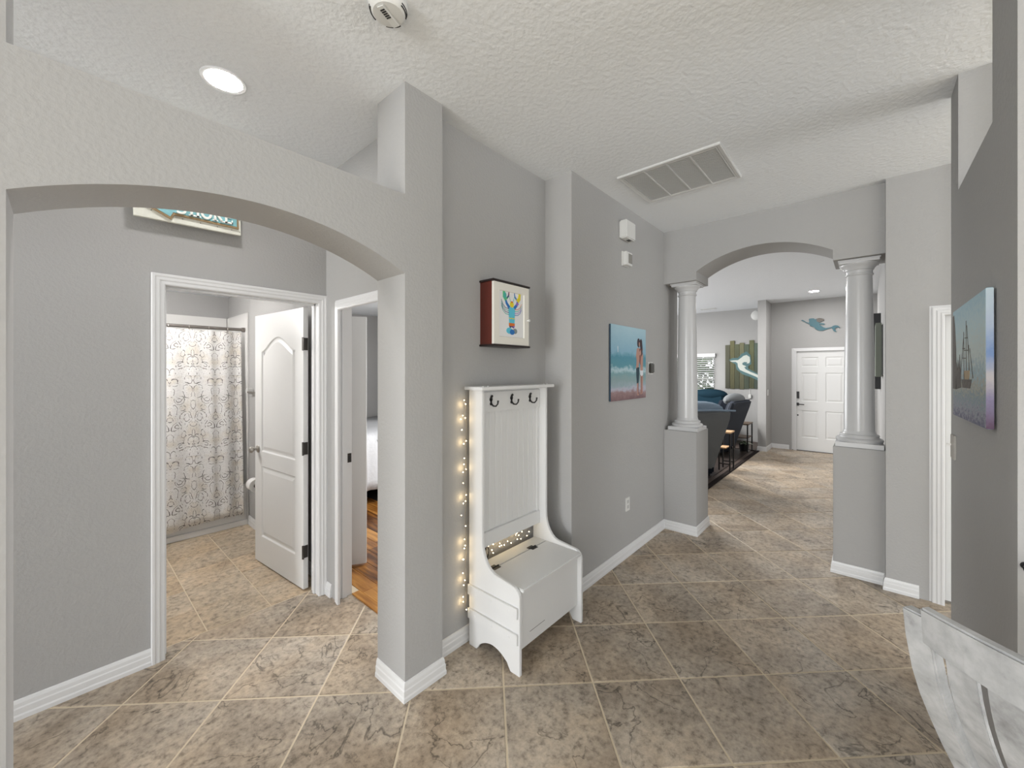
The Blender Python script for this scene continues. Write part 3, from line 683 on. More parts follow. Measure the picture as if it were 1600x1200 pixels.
# fairy lights behind the bench: one string down the left, one bundle in the gap over the seat
SL = thing('string_lights', 'warm white fairy lights strung behind the bench and down its left side', 'string lights', (0, 0, 0))
def glow(p, e):
    l = bpy.data.lights.new('fairy_glow', 'POINT'); l.energy = e; l.color = (1, .74, .40); l.shadow_soft_size = .012
    o = bpy.data.objects.new('fairy_glow', l); o.location = p; C.objects.link(o)
pts = []; z = 1.44; k = 0
rnd = random.Random(3)
while z > .20:
    pts.append((1.572+rnd.uniform(-.012, .008), 1.756+rnd.uniform(-.004, .008), z)); z -= .030
obj('wire', MB().tube(pts, .0013, 5), M['wire'], SL)
bulbs = []
for z in (1.428, 1.405, 1.340, 1.325, 1.318, 1.255, 1.190, 1.175, 1.09, 1.055, 1.025, 1.01, .95, .875, .845, .83, .765, .70, .62, .585, .565, .515, .50, .43, .385, .36, .29, .265, .215):
    bulbs.append((1.562+rnd.uniform(-.030, .006), 1.748+rnd.uniform(-.012, .010), z))
for _ in range(6):
    pts = [(ix0+.02+.55*i/12, 1.748+rnd.uniform(-.012, .012), .515+.045*math.sin(i*1.3+_)+rnd.uniform(-.02, .02)) for i in range(13)]
    pts = [(p[0], p[1], min(.60, max(.452, p[2]))) for p in pts]
    obj('wire', MB().tube(pts, .0010, 4), M['wire'], SL)
for i in range(36):
    bulbs.append((ix0+.06+.50*rnd.random()**1.1, 1.742+rnd.uniform(-.010, .014), .465+.095*rnd.random()))
bm_ = mesh('bulb', MB().ball((0, 0, 0), .0032, 8)); bm_.materials.append(M['bulb'])
for p in bulbs: obj('bulb', bm_, None, SL, loc=p)
for z in (1.40, 1.31, 1.18, 1.03, .86, .60, .51, .38, .25): glow((1.552, 1.758, z), .05)
for x in (1.70, 1.80, 1.90, 2.0): glow((x, 1.748, .52), .045)
ol = thing('power_outlet', 'white wall outlet with black plug seen in the gap above the bench seat', 'outlet', (1.715, 1.78, .50))
obj('cover_plate', MB().box(-.035, .035, -.006, 0, -.058, .058), M['plastic'], ol, bevel=.002)
obj('plug', MB().box(-.020, .022, -.034, -.006, -.005, .035), M['plastic_dark'], ol, bevel=.006)
obj('plug_cord', MB().tube([(.015, -.028, .016), (.034, -.030, .012), (.044, -.028, -.012), (.040, -.024, -.045), (.032, -.015, -.09)], .004, 6), M['plastic_dark'], ol, smooth=True)

# ---------------------------------------------------------------- wall cabinet with lobster
CB = thing('wall_cabinet', 'small mahogany wall cabinet with white door and colourful lobster print', 'cabinet', (1.712, 1.78, 1.750))
cw, chh, dd = .332, .395, .118
obj('case', MB().box(0, cw, -dd+.020, 0, .006, chh-.006), M['mahogany'], CB)
obj('top_board', MB().box(-.010, cw+.006, -dd-.004, 0, chh-.008, chh+.004), M['ebony'], CB, bevel=.002)
obj('bottom_board', MB().box(-.010, cw+.006, -dd-.004, 0, -.004, .008), M['ebony'], CB, bevel=.002)
fr = obj('door', MB().sweep([(.002, .010), (cw-.002, .010), (cw-.002, chh-.010), (.002, chh-.010)], [(0, 0), (0, .018), (.046, .018), (.050, .010), (.050, 0)], lambda x, z, d: (x, -dd+.020-d, z), closed=True), M['cream'], CB)
obj('print_sheet', MB().box(.045, cw-.045, -dd+.008, -dd+.012, .055, chh-.055), mat('print_paper', sr(226, 226, 226), .6), CB)
obj('knob', MB().lathe([(.001, -.022), (.008, -.020), (.010, -.013), (.005, -.006), (.005, 0)], (cw-.018, -dd+.002, chh*.44), 14, 'y'), M['plastic'], fr, smooth=True)
PA = {n_: mat('print_'+n_, sr(*c), .6) for n_, c in dict(cyan=(92, 190, 214), teal=(70, 170, 160), blue=(40, 110, 180), navy=(40, 52, 110), yellow=(222, 205, 40), orange=(206, 110, 40), purple=(150, 110, 190), green=(90, 180, 120), grey=(130, 140, 140), red=(170, 40, 60)).items()}
LB = obj('lobster', MB().prism([(-.022, .045), (.022, .045), (.020, .0), (-.020, .0)], 'y', -.0009, 0), PA['cyan'], CB, loc=(cw/2+.002, -dd+.008, .190))
LB.scale = (1.42, 1, 1.22)
def lob(col, poly, lift=.0014): obj('painted_patch', MB().prism(poly, 'y', -lift, 0), PA[col], LB)
def ell(cx, cz, rx, rz, a0=0, a1=360, n=14):
    return [(cx+rx*math.cos(math.radians(a0+(a1-a0)*i/n)), cz+rz*math.sin(math.radians(a0+(a1-a0)*i/n))) for i in range(n+(0 if a1-a0 >= 360 else 1))]
def stroke(pts, w0, w1=None):
    w1 = w1 or w0; L, R = [], []; P = [Vector(p) for p in pts]
    for i, p in enumerate(P):
        d = (P[min(i+1, len(P)-1)]-P[max(i-1, 0)]).normalized(); nn = Vector((-d.y, d.x)); ww = (w0+(w1-w0)*i/(len(P)-1))/2
        L.append((p+nn*ww)[:]); R.append((p-nn*ww)[:])
    return L+R[::-1]
lob('cyan', [(-.020, 0), (.020, 0), (.018, -.036), (-.018, -.036)], .0010)
lob('yellow', stroke([(-.018, -.010), (-.009, -.014), (0, -.010), (.009, -.014), (.019, -.010)], .004), .0018)
lob('orange', [(-.019, -.036), (.019, -.036), (.019, -.052), (-.019, -.052)])
lob('navy', [(-.018, -.052), (.018, -.052), (.012, -.062), (0, -.056), (-.012, -.062)])
lob('purple', [(.006, -.050), (.020, -.050), (.014, -.062)], .0018)
lob('cyan', ell(-.016, -.076, .020, .016)); lob('blue', ell(.002, -.082, .016, .014), .0018); lob('grey', ell(.022, -.076, .014, .014))
lob('yellow', ell(0, .060, .013, .016)); lob('orange', ell(0, .072, .006, .005), .0018)
lob('blue', stroke([(-.016, .042), (-.034, .062), (-.044, .088)], .017, .010)); lob('blue', stroke([(.016, .042), (.034, .062), (.042, .088)], .017, .010))
lob('purple', stroke([(.030, .060), (.042, .072)], .014), .0018)
lob('green', stroke([(-.036, .080), (-.050, .095), (-.052, .118), (-.038, .136), (-.022, .142)], .022, .006), .0018)
lob('yellow', stroke([(.036, .080), (.050, .095), (.052, .118), (.038, .136), (.022, .142)], .022, .006), .0018)
lob('teal', ell(-.046, .10, .010, .016), .0022); lob('navy', stroke([(-.034, .086), (-.022, .100), (-.020, .122)], .010, .003)); lob('blue', stroke([(.034, .086), (.020, .102), (.016, .130)], .010, .003))
lob('red', stroke([(-.020, .104), (-.019, .126)], .004, .002), .0022)
for k, (c1, c2) in enumerate((('navy', 'orange'), ('teal', 'teal'), ('navy', 'purple'), ('teal', 'blue'))):
    z0 = .036-.010*k
    lob(c1, stroke([(-.018, z0), (-.040, z0+.002), (-.058, z0+.018), (-.068, z0+.042)], .0035, .0015))
    lob(c2, stroke([(.018, z0), (.040, z0+.002), (.056, z0+.014), (.066, z0+.034)], .0035, .0015))
lob('purple', stroke([(-.046, .128), (-.060, .152)], .002), .0022); lob('teal', stroke([(-.008, .072), (-.022, .112)], .0018)); lob('teal', stroke([(.008, .072), (.020, .11)], .0018))

# ---------------------------------------------------------------- beach couple canvas
CC = thing('canvas_painting', 'canvas painting of a couple embracing on a blue beach', 'painting', (2.915, 1.548, 1.350))
cwid, chei = .675, .625
pm = paint_mat('beach_paint', [(0, sr(118, 92, 96)), (.10, sr(150, 124, 124)), (.15, sr(176, 176, 190)), (.20, sr(150, 168, 176)), (.27, sr(138, 160, 162)), (.36, sr(120, 158, 164)), (.41, sr(176, 200, 208)), (.46, sr(92, 146, 160)), (.58, sr(84, 142, 160)), (.66, sr(134, 174, 194)), (1, sr(166, 196, 208))], 13, .22, (0, chei), (1, 1, 1.7))
obj('canvas', MB().box(0, cwid, -.016, -.004, 0, chei), pm, CC, bevel=.002)
obj('stretcher_edge', MB().box(-.0012, 0, -.0155, -.002, .002, chei-.002), mat('canvas_dark_edge', sr(40, 62, 78), .8), CC)
PC = {n_: mat('figure_'+n_, sr(*c), .6, bump=(140, .2, 3)) for n_, c in dict(hair=(58, 44, 52), skin=(176, 136, 122), shade=(122, 78, 74), shorts=(24, 56, 68), white=(214, 216, 220)).items()}
def fig(col, poly, lift=.0012): obj('painted_figure', MB().prism(poly, 'y', -.016-lift, -.0158), PC[col], CC)
X = lambda u: u*cwid
Z = lambda v_: (1-v_)*chei
def fp(*p): return [(X(a), Z(b)) for a, b in p]
fig('skin', fp((.715, .29), (.775, .27), (.80, .36), (.785, .46), (.765, .56), (.70, .56), (.705, .44), (.69, .40)))
fig('skin', fp((.82, .31), (.875, .29), (.905, .38), (.90, .56), (.905, .62), (.82, .62), (.825, .5), (.80, .40)))
fig('shade', fp((.785, .29), (.83, .28), (.84, .40), (.82, .52), (.79, .48)), .0016)
fig('skin', fp((.745, .30), (.80, .33), (.87, .27), (.90, .29), (.88, .335), (.80, .385), (.75, .36)), .0020)
fig('skin', fp((.715, .40), (.74, .41), (.72, .56), (.69, .575)), .0020)
fig('shorts', fp((.69, .555), (.79, .555), (.79, .64), (.765, .775), (.715, .785), (.70, .68)), .0016)
fig('white', fp((.815, .60), (.91, .60), (.905, .66), (.865, .685), (.82, .66)), .0016)
fig('skin', fp((.715, .78), (.765, .77), (.76, .90), (.775, .955), (.73, .955), (.725, .9)))
fig('shade', fp((.745, .78), (.765, .77), (.76, .90), (.765, .94), (.748, .93)), .0016)
fig('skin', fp((.825, .66), (.865, .68), (.86, .80), (.858, .94), (.83, .95), (.832, .8)))
fig('skin', fp((.868, .68), (.905, .65), (.90, .78), (.892, .93), (.865, .94), (.868, .8)), .0010)
fig('shade', fp((.85, .68), (.866, .69), (.86, .80), (.858, .93), (.846, .92)), .0016)
fig('hair', ell(X(.765), Z(.205), .028, .040), .0024)
fig('skin', ell(X(.785), Z(.225), .012, .020), .0028)
fig('hair', fp((.81, .165), (.84, .145), (.87, .17), (.885, .26), (.88, .36), (.85, .40), (.835, .30), (.81, .25)), .0024)
fig('white', fp((.17, .28), (.182, .28), (.185, .36), (.175, .36)))

# small wall fittings on that wall
t = thing('thermostat', 'dark square thermostat on the wall right of the beach painting', 'thermostat', (3.725, 1.55, 1.622))
obj('wall_plate', MB().box(-.058, .058, -.008, 0, -.058, .058), M['plastic'], t, bevel=.003)
obj('body', MB().box(-.048, .048, -.028, -.008, -.048, .048), mat('thermostat_dark', sr(52, 50, 44), .2), t, bevel=.009, seg=3)
t = thing('door_chime', 'upper white box on the wall near the ceiling, the larger of two', 'door chime', (3.175, 1.55, 2.70))
obj('cover', MB().box(-.085, .085, -.070, -.004, 0, .150), M['plastic'], t, bevel=.008)
obj('back_plate', MB().box(-.078, .078, -.004, 0, .008, .142), M['plastic'], t)
obj('speaker_slots', MB().box(-.005, .045, -.052, -.024, -.0015, .0005), M['black'], t)
t = thing('alarm_sounder', 'lower white box on the wall near the ceiling, the smaller of two', 'alarm', (3.198, 1.55, 2.488))
obj('back_plate', MB().box(-.062, .058, -.012, 0, -.004, .118), M['plastic'], t, bevel=.002)
obj('cover', MB().box(-.058, .052, -.045, -.012, 0, .112), M['plastic'], t, bevel=.003)
obj('slotted_face', MB().box(-.022, .046, -.0465, -.045, .018, .098), mat('sounder_grey', sr(138, 136, 130), .7), t)
t = thing('power_outlet', 'white power outlet low on the wall under the beach painting', 'outlet', (3.245, 1.55, .448))
obj('cover_plate', MB().box(-.036, .036, -.007, 0, -.058, .058), M['plastic'], t, bevel=.002)
for z in (-.022, .022): obj('socket', MB().box(-.015, .015, -.0085, -.007, z-.014, z+.014), mat('socket_white', sr(178, 178, 176), .5), t, bevel=.003)

# ---------------------------------------------------------------- SHORE sign over the bathroom door
SG = thing('beach_sign', 'white plank sign with teal arrow and raised letters over the bathroom door', 'sign', (.2525, BY-.030, 2.408)); SG.rotation_euler = (0, math.radians(-1.4), 0)
sw, sh = .478, .46
for i in range(3):
    z0 = i*sh/3+.001
    obj('plank', MB().box(0, sw, -.030, -.010, z0, (i+1)*sh/3-.001), mat('sign_white_%d' % i, sr(224, 224, 214), .6, bump=(50, .2, 4)), SG, bevel=.0015)
for x in (.06, sw-.08): obj('back_batten', MB().box(x, x+.03, -.010, 0, .03, sh-.03), M['oak'], SG)
for x in (.06, sw-.08): obj('back_batten', MB().box(x, x+.03, 0, .029, .2, .23), M['oak'], SG)
arrow = [(.004, .086), (.150, .013), (.164, .042), (sw-.014, .034), (sw-.014, .142), (.164, .134), (.150, .160)]
obj('arrow_edge', MB().prism(arrow, 'y', -.044, -.030), mat('driftwood_edge', sr(150, 126, 92), .7), SG)
obj('arrow_board', MB().prism(inset(arrow, .010), 'y', -.046, -.0435), mat('teal_board', sr(128, 184, 192), .6, bump=(40, .15, 4)), SG)
wl = mat('letter_white', sr(236, 236, 230), .5)
def letter(name, x, strokes_):
    mb = MB()
    for p in strokes_: mb.prism([(x+a, .052+b) for a, b in p], 'y', -.054, -.046)
    obj(name, mb, wl, SG, label='raised white letter '+name[-1].upper())
hh, tw = .072, .011
def serif(cx, z, w0=.026): return [(cx-w0/2, z), (cx+w0/2, z), (cx+w0/2, z+.007), (cx-w0/2, z+.007)]
def rc(x0, x1, z0, z1): return [(x0, z0), (x1, z0), (x1, z1), (x0, z1)]
spts = []
for i in range(13):
    a = math.radians(30+240*i/12); spts.append((.020+.017*math.cos(a), hh*.745+.014*math.sin(a)))
for i in range(1, 13):
    a = math.radians(90-240*i/12); spts.append((.020+.019*math.cos(a), hh*.26+.015*math.sin(a)))
letter('letter_s', .170, [stroke(spts, .011)])
letter('letter_h', .226, [rc(.006, .006+tw, 0, hh), rc(.034, .034+tw, 0, hh), rc(.010, .040, hh*.45, hh*.55), serif(.0125, 0), serif(.0405, 0), serif(.0125, hh-.007), serif(.0405, hh-.007)])
op = [(.027+.022*math.cos(2*PI*i/24), hh/2+.031*math.sin(2*PI*i/24)) for i in range(25)]
letter('letter_o', .278, [stroke(op, .012)])
letter('letter_r', .334, [rc(.006, .006+tw, 0, hh), stroke([(.012, hh-.005), (.030, hh-.006), (.040, hh-.018), (.030, hh-.034), (.012, hh-.036)], .010), stroke([(.024, hh-.036), (.046, .004)], .012), serif(.0125, 0), serif(.047, 0, .016), serif(.010, hh-.007, .018)])
letter('letter_e', .388, [rc(.006, .006+tw, 0, hh), rc(.002, .044, 0, .009), rc(.002, .042, hh-.009, hh), rc(.010, .034, hh*.45, hh*.55), rc(.038, .044, 0, .022), rc(.036, .042, hh-.020, hh)])
for x, z in ((.07, .045), (.20, .030), (.28, .028), (.36, .026), (.43, .024), (sw-.006, .02), (sw-.006, .09)): obj('nail', MB().ball((x, -.0305, z), .0025, 6), M['bronze'], SG)

# ---------------------------------------------------------------- bathroom
TB = thing('bathtub', 'white bathtub with tall surround panels behind the curtain', 'bathtub', (0, 0, 0))
mb = MB(); mb.box(-.598, 1.291, 4.845, 4.90, 0, .42)
obj('apron', mb, M['tub'], TB, bevel=.01)
obj('apron_step', MB().box(-.598, 1.308, 4.825, 4.85, 0, .055), M['tub'], TB, bevel=.004)
obj('tub_floor', MB().box(-.598, 1.291, 4.90, 5.60, 0, .12), M['tub'], TB)
obj('surround_back', MB().box(-.598, 1.291, 5.60, 5.619, .12, 2.205), M['tub'], TB, bevel=.003)
obj('surround_side', MB().box(1.292, 1.309, 4.845, 5.60, 0, 2.205), M['tub'], TB, bevel=.003)
RD = thing('curtain_rod', 'brushed metal shower curtain rod across the tub', 'curtain rod', (0, 0, 0))
ry, rz_ = 4.915, 2.027
obj('rod', MB().lathe([(.016, -.598), (.016, 1.291)], (0, ry, rz_), 14, 'x'), M['tan_grey_metal'], RD, smooth=True)
obj('end_flange', MB().lathe([(.024, 1.262), (.024, 1.291)], (0, ry, rz_), 16, 'x'), M['tan_grey_metal'], RD, smooth=True)
ripple = lambda x: .008*math.sin(x*17)+.004*math.sin(x*41+1)+(.014*math.sin((x-1.0)*40) if x > 1.0 else 0)
cu = MB(); nx, nz = 110, 26; vs = []
cx0, cx1 = -.15, 1.255
for j in range(nz+1):
    z = .112+(1.998-.112)*j/nz
    for i in range(nx+1):
        x = cx0+(cx1-cx0)*i/nx; f = 1-.45*(j/nz)
        hem = .030*(1-j/nz)*math.sin(x*6.5+1.2)*(1 if j < 3 else .4)
        vs.append((x, 4.800+.105*(j/nz)+f*ripple(x), z+hem*(.6 if j == 0 else .3)+(.004*math.cos((x-.05)*2*PI/.155) if j == nz else 0)))
cu.add(vs, [(j*(nx+1)+i, j*(nx+1)+i+1, (j+1)*(nx+1)+i+1, (j+1)*(nx+1)+i) for j in range(nz) for i in range(nx)])
co = obj('shower_curtain', cu, M['curtain'], None, 'cream shower curtain with grey damask scrollwork hanging before the tub', 'shower curtain', smooth=True)
sm = co.modifiers.new('thickness', 'SOLIDIFY'); sm.thickness = .0025
ringm = mesh('curtain_ring', MB().tube([(0, .0225*math.cos(2*PI*i/16), .0225*math.sin(2*PI*i/16)) for i in range(16)], .0022, 6, True)); ringm.materials.append(M['nickel'])
for i in range(9):
    obj('curtain_ring', ringm, None, co, loc=(.05+.155*i-.155, ry, rz_-.006))
TR = thing('towel_bar', 'white towel bar on the bathroom wall between curtain and door', 'towel bar', (1.31, 4.50, 1.385))
for y in (.20, -.40): obj('bracket', MB().box(-.065, 0, y-.022, y+.022, -.022, .035), M['plastic'], TR, bevel=.008)
obj('bar', MB().lathe([(.010, -.40), (.010, .20)], (-.050, 0, -.004), 12, 'y'), M['tan_grey_metal'], TR)
TP = thing('toilet_paper_holder', 'white toilet paper roll on a wall holder behind the door', 'toilet paper', (1.31, 4.42, .50))
obj('bracket', MB().box(-.085, 0, .055, .075, -.02, .05), M['plastic'], TP, bevel=.006)
obj('bracket', MB().box(-.085, 0, -.085, -.065, -.02, .05), M['plastic'], TP, bevel=.006)
rl = obj('paper_roll', MB().lathe([(.020, -.055), (.058, -.055), (.058, .050), (.020, .050)], (-.070, 0, .0), 28, 'y', caps=False), M['paper'], TP, smooth=True)
obj('card_core', MB().lathe([(.020, -.056), (.020, .050)], (-.070, 0, 0), 20, 'y', caps=False), M['core'], rl)
obj('spindle', MB().lathe([(.008, -.066), (.008, .056)], (-.070, 0, 0), 10, 'y'), M['nickel'], TP)

# ---------------------------------------------------------------- bedroom
BD = thing('bed', 'bed with rumpled white quilt seen through the side doorway', 'bed', (2.2, 4.40, 0))
mb = MB(); nx, nz = 34, 12; vs = []
prof = [(0.0, .17), (0, .30), (.0, .45), (.005, .60), (.015, .72), (.03, .79), (.07, .835), (.14, .85), (.5, .85), (1.0, .85), (1.62, .85)]
for (dy, z) in prof:
    for i in range(nx+1):
        x = -.35+2.0*i/nx; wv = .018*math.sin(x*23)+.010*math.sin(x*51+2)
        vs.append((x, dy+wv*max(0, 1-dy*6), z+(.02*math.sin(x*9) if z < .2 else .008*math.sin(x*14+dy*9))))
m_ = len(prof); mb.add(vs, [(j*(nx+1)+i, j*(nx+1)+i+1, (j+1)*(nx+1)+i+1, (j+1)*(nx+1)+i) for j in range(m_-1) for i in range(nx)])
q = obj('quilt', mb, M['bed'], BD, smooth=True)
q.modifiers.new('thickness', 'SOLIDIFY').thickness = .012
obj('mattress', MB().box(-.32, 1.62, .04, 1.62, .36, .80), M['fabric_grey'], BD, bevel=.04)
obj('bed_frame', MB().box(-.31, 1.61, .06, 1.62, .20, .36), M['void'], BD)
for x in (-.25, 1.55):
    for y in (.10, 1.55): obj('leg', MB().box(x-.03, x+.03, y-.03, y+.03, 0, .20), M['void'], BD)

# ---------------------------------------------------------------- foyer and living room
def mermaid_poly(sc, ox, oz, flip=1):
    P = [(210, 258), (240, 250), (290, 275), (350, 315), (420, 345), (432, 300), (420, 250), (440, 232), (500, 228), (560, 232), (590, 260), (640, 245), (700, 232), (760, 245), (835, 275), (825, 310), (770, 325), (745, 345),
         (700, 352), (690, 368), (760, 372), (845, 385), (852, 405), (820, 418), (740, 402), (700, 398), (760, 440), (820, 485), (880, 505), (960, 495), (1010, 490), (1040, 478), (1075, 455), (1130, 448), (1190, 460), (1245, 510), (1240, 530),
         (1190, 500), (1130, 520), (1115, 550), (1140, 590), (1165, 620), (1110, 612), (1070, 580), (1045, 530), (1030, 512), (960, 520), (880, 545), (800, 570), (720, 568), (650, 545), (600, 510), (570, 470), (520, 445), (460, 430), (452, 400), (440, 375), (360, 345), (300, 305), (250, 285)]
    return [(ox+flip*sc*p[0], oz-sc*p[1]) for p in P]
sc = .000579
mm_ = MB().prism([(.989-(p[0]-210)*sc, 2.606-(p[1]-258)*sc*1.28) for p in [(a, b) for a, b in [(x_, -z_) for x_, z_ in mermaid_poly(1, 0, 0)]]], 'x', DX-.020, DX-.004)
mk = obj('mermaid_cutout', mm_, mat('patina_teal_metal', sr(66, 106, 116), .5, bump=(60, .3, 4)), None, 'teal swimming mermaid cutout on the wall above the front door', 'wall decoration')
obj('hair_patch', MB().prism([(.989-(p[0]-210)*sc, 2.606-(p[1]-258)*sc*1.28) for p in ((640, 245), (700, 232), (760, 245), (835, 275), (825, 310), (770, 325), (720, 345), (650, 330), (625, 290))], 'x', DX-.0215, DX-.020), mat('rust_patina', sr(104, 98, 92), .6), mk)

# plank art with pale mermaid
PL = thing('plank_art', 'weathered green plank panel with a pale swimming mermaid silhouette', 'wall decoration', (LX, 2.49, 1.175))
pw_ = .098; tops = [1.02, 1.115, 1.03, 1.06, 1.02, 1.11, 1.04, 1.03]
pcol = [(84, 84, 68), (98, 96, 66), (84, 88, 66), (104, 103, 78), (80, 90, 74), (92, 95, 68), (80, 92, 82), (86, 96, 88)]
for i, (tp, c) in enumerate(zip(tops, pcol)):
    pmn = paint_mat('weathered_plank_%d' % i, [(0, sr(*[q_*.75 for q_ in c])), (.5, sr(*[q_*.92 for q_ in c])), (1, sr(*[q_*1.1 for q_ in c]))], 3, 1.2, (0, 1.1), (8, 8, 1))
    obj('plank', MB().box(-.028+.004*(i % 2), -.008, -(i+1)*pw_+.002, -i*pw_-.002, random.uniform(0, .02), tp), pmn, PL, bevel=.002)
obj('batten', MB().box(-.008, 0, -8*pw_+.02, -.02, .2, .26), M['oak'], PL); obj('batten', MB().box(-.008, 0, -8*pw_+.02, -.02, .8, .86), M['oak'], PL)
# silhouette coordinates read along the wall (0 at the left edge) and up
def pl(px_, py_): return (-(px_-550)/490*.77, 1.02-(py_-90)/690*1.0)
halo = [(600, 330), (650, 300), (720, 300), (760, 240), (830, 200), (880, 260), (890, 400), (850, 430), (850, 470), (930, 520), (1000, 570), (1040, 640), (1030, 680), (950, 640), (880, 600), (780, 560), (700, 480), (690, 400), (640, 370)]
fgm = [(610, 345), (660, 338), (720, 335), (760, 300), (790, 270), (830, 255), (870, 290), (875, 350), (865, 385), (830, 390), (840, 370), (800, 365), (775, 385), (780, 410), (820, 430), (830, 440), (800, 445), (820, 480), (880, 520), (960, 560), (1005, 600), (1025, 655), (985, 620), (940, 590), (900, 570), (800, 520), (745, 490), (720, 440), (715, 385), (690, 362), (640, 360)]
obj('painted_halo', MB().prism([pl(*p) for p in halo], 'x', -.0305, -.026), mat('teal_wash', sr(82, 112, 114), .8, bump=(40, .3, 4)), PL)
obj('painted_mermaid', MB().prism([pl(*p) for p in fgm], 'x', -.032, -.026), mat('pale_paint', sr(196, 200, 192), .7), PL)
# window with blinds
WN = struct('window_1', MB().sweep([(wy0, wz0), (wy1, wz0), (wy1, wz1), (wy0, wz1)], [(0, .03), (0, .08), (.035, .08), (.035, .03)], lambda y, z, d: (LX+d, y, z), closed=True), M['plastic'], 'living room window with white blinds', 'window')
obj('meeting_rail', MB().box(LX+.03, LX+.08, wy0, wy1, 1.38, 1.42), M['plastic'], WN)
gm = mat('clear_glass', (1, 1, 1), 0); gm.node_tree.nodes['Principled BSDF'].inputs['Transmission Weight'].default_value = 1; gm.node_tree.nodes['Principled BSDF'].inputs['IOR'].default_value = 1.02
obj('pane', MB().box(LX+.052, LX+.056, wy0+.035, wy1-.035, wz0+.035, wz1-.035), gm, WN)
BL = thing('window_blind', 'white slatted blind in the living room window', 'blind', (LX, 0, 0))
obj('valance', MB().box(-.055, -.003, wy0-.02, wy1+.02, wz1-.075, wz1+.01), M['trim'], BL, bevel=.004)
sm_ = mesh('slat', MB().box(-.022, .022, wy0-.01, wy1+.01, -.0015, .0015), .0005); sm_.materials.append(M['trim'])
z = wz1-.10
while z > wz0+.02:
    s_ = obj('slat', sm_, None, BL, loc=(-.028, 0, z)); s_.rotation_euler = (0, math.radians(36), 0); z -= .050
obj('bottom_rail', MB().box(-.05, -.006, wy0-.01, wy1+.01, wz0-.01, wz0+.012), M['trim'], BL)
for y in (wy0+.17, wy1-.17): obj('ladder_cord', MB().box(-.030, -.027, y-.001, y+.001, wz0, wz1-.07), M['plastic'], BL)
hd = MB(); rh = random.Random(5)
for _ in range(3600):
    c = Vector((12.4+rh.uniform(-.5, .5), rh.uniform(1.6, 5.2), rh.uniform(0, 2.0+.9*rh.random())))
    if rh.random() < .25: continue
    a = Vector((rh.uniform(-1, 1), rh.uniform(-1, 1), rh.uniform(-1, 1))).normalized(); b = a.orthogonal().normalized()
    s_ = rh.uniform(.07, .15); e = a.cross(b)*.5
    hd.add([(c+b*s_)[:], (c+e*s_)[:], (c-b*s_)[:], (c-e*s_)[:]], [(0, 1, 2, 3)])
hb = thing('garden_hedge', 'green hedge outside the living room window', 'hedge', (0, 0, 0))
obj('foliage', hd, M['foliage'], hb, kind='stuff')
struct('ground', MB().box(10.5, 22, -4, 10, -.3, -.1), mat('lawn', sr(120, 150, 90), .9), 'lawn outside the window', 'ground')

# upholstered recliners
def pillow(mb, c, r, sc, n=16): return mb.ball(c, r, n, sc)
def slab(w0, w1, h_, t, lean, n=7, bulge=.03, round_=.06):
    """backrest: width tapers w0 (bottom) to w1 (top), leaning back along -y by lean, rounded crown"""
    mb = MB(); rows = []
    for i in range(n+1):
        u = i/n; wv = w0+(w1-w0)*u; y = -lean*u; th = t*(1-.25*u)
        if i == n: wv -= round_
        rows.append([(-wv/2, y-th/2, h_*u), (-wv/2+.03, y-th/2-bulge*.4, h_*u), (wv/2-.03, y-th/2-bulge*.4, h_*u), (wv/2, y-th/2, h_*u), (wv/2, y+th/2, h_*u), (wv/2-.06, y+th/2+bulge, h_*u), (-wv/2+.06, y+th/2+bulge, h_*u), (-wv/2, y+th/2, h_*u)])
    k = 8; vs = [p for r_ in rows for p in r_]
    fs = [(i*k+j, i*k+(j+1) % k, (i+1)*k+(j+1) % k, (i+1)*k+j) for i in range(n) for j in range(k)]+[tuple(range(k)), tuple(range(n*k, n*k+k))]
    return mb.add(vs, fs)
def recliner(loc, rz, label, body, inner, w0, head, piping=None, hgt=1.0, lean=.26):
    t = thing('recliner', label, 'armchair', loc, rz, None)
    obj('base', MB().box(-w0/2+.05, w0/2-.05, -.32, .42, .03, .30), M['fabric_black'], t, bevel=.03)
    obj('seat_cushion', MB().box(-w0/2+.12, w0/2-.12, -.24, .48, .28, .47), inner, t, bevel=.06, seg=3)
    for s in (-1, 1):
        obj('armrest', MB().box(s*(w0/2-.07)-.075, s*(w0/2-.07)+.075, -.28, .45, .04, .62), body, t, bevel=.05, seg=3)
    bk = obj('backrest', slab(w0*.80, w0*1.0, hgt-.12, .13, lean), body, t, smooth=True, bevel=.035, seg=3, loc=(0, -.30, .12))
    obj('back_cushion', slab(w0*.66, w0*.78, hgt-.46, .18, lean*.55, bulge=.07), inner, bk, smooth=True, loc=(0, .10-.10, .34))
    obj('head_pillow', MB().ball((0, -lean+.11, hgt-.12), .17, 18, (w0*.44/.17, .80, .74)), head, bk, smooth=True)
    if piping:
        pp = []
        for i in range(13):
            u = i/12; pp.append((-w0/2+w0*u, -lean-.065-.012, hgt-.125+.012*math.sin(PI*u)))
        obj('piping', MB().tube(pp, .012, 8), piping, bk, smooth=True)
    for x in (-w0/2+.12, w0/2-.12):
        for y in (-.26, .36): obj('foot', MB().lathe([(.025, 0), (.03, .04)], (x, y, 0), 10), M['black'], t)
    return t
recliner((6.42, 2.22, .012), math.radians(-38), 'nearest charcoal recliner with slate blue head pillow, just past the pedestal', M['fabric_dark'], M['fabric_black'], .92, M['fabric_blue'], M['fabric_blue'], 1.02, .30)
recliner((8.40, 2.34, .012), math.radians(-8), 'black and navy recliner farther along the rug, in front of the plank art', M['fabric_navy'], M['fabric_black'], .86, M['fabric_dark'], None, 1.04, .30)
recliner((9.72, 2.74, .002), math.radians(90), 'teal armchair at the back below the window', M['fabric_teal'], M['fabric_teal'], .84, M['fabric_teal'], None, 1.05, .14)

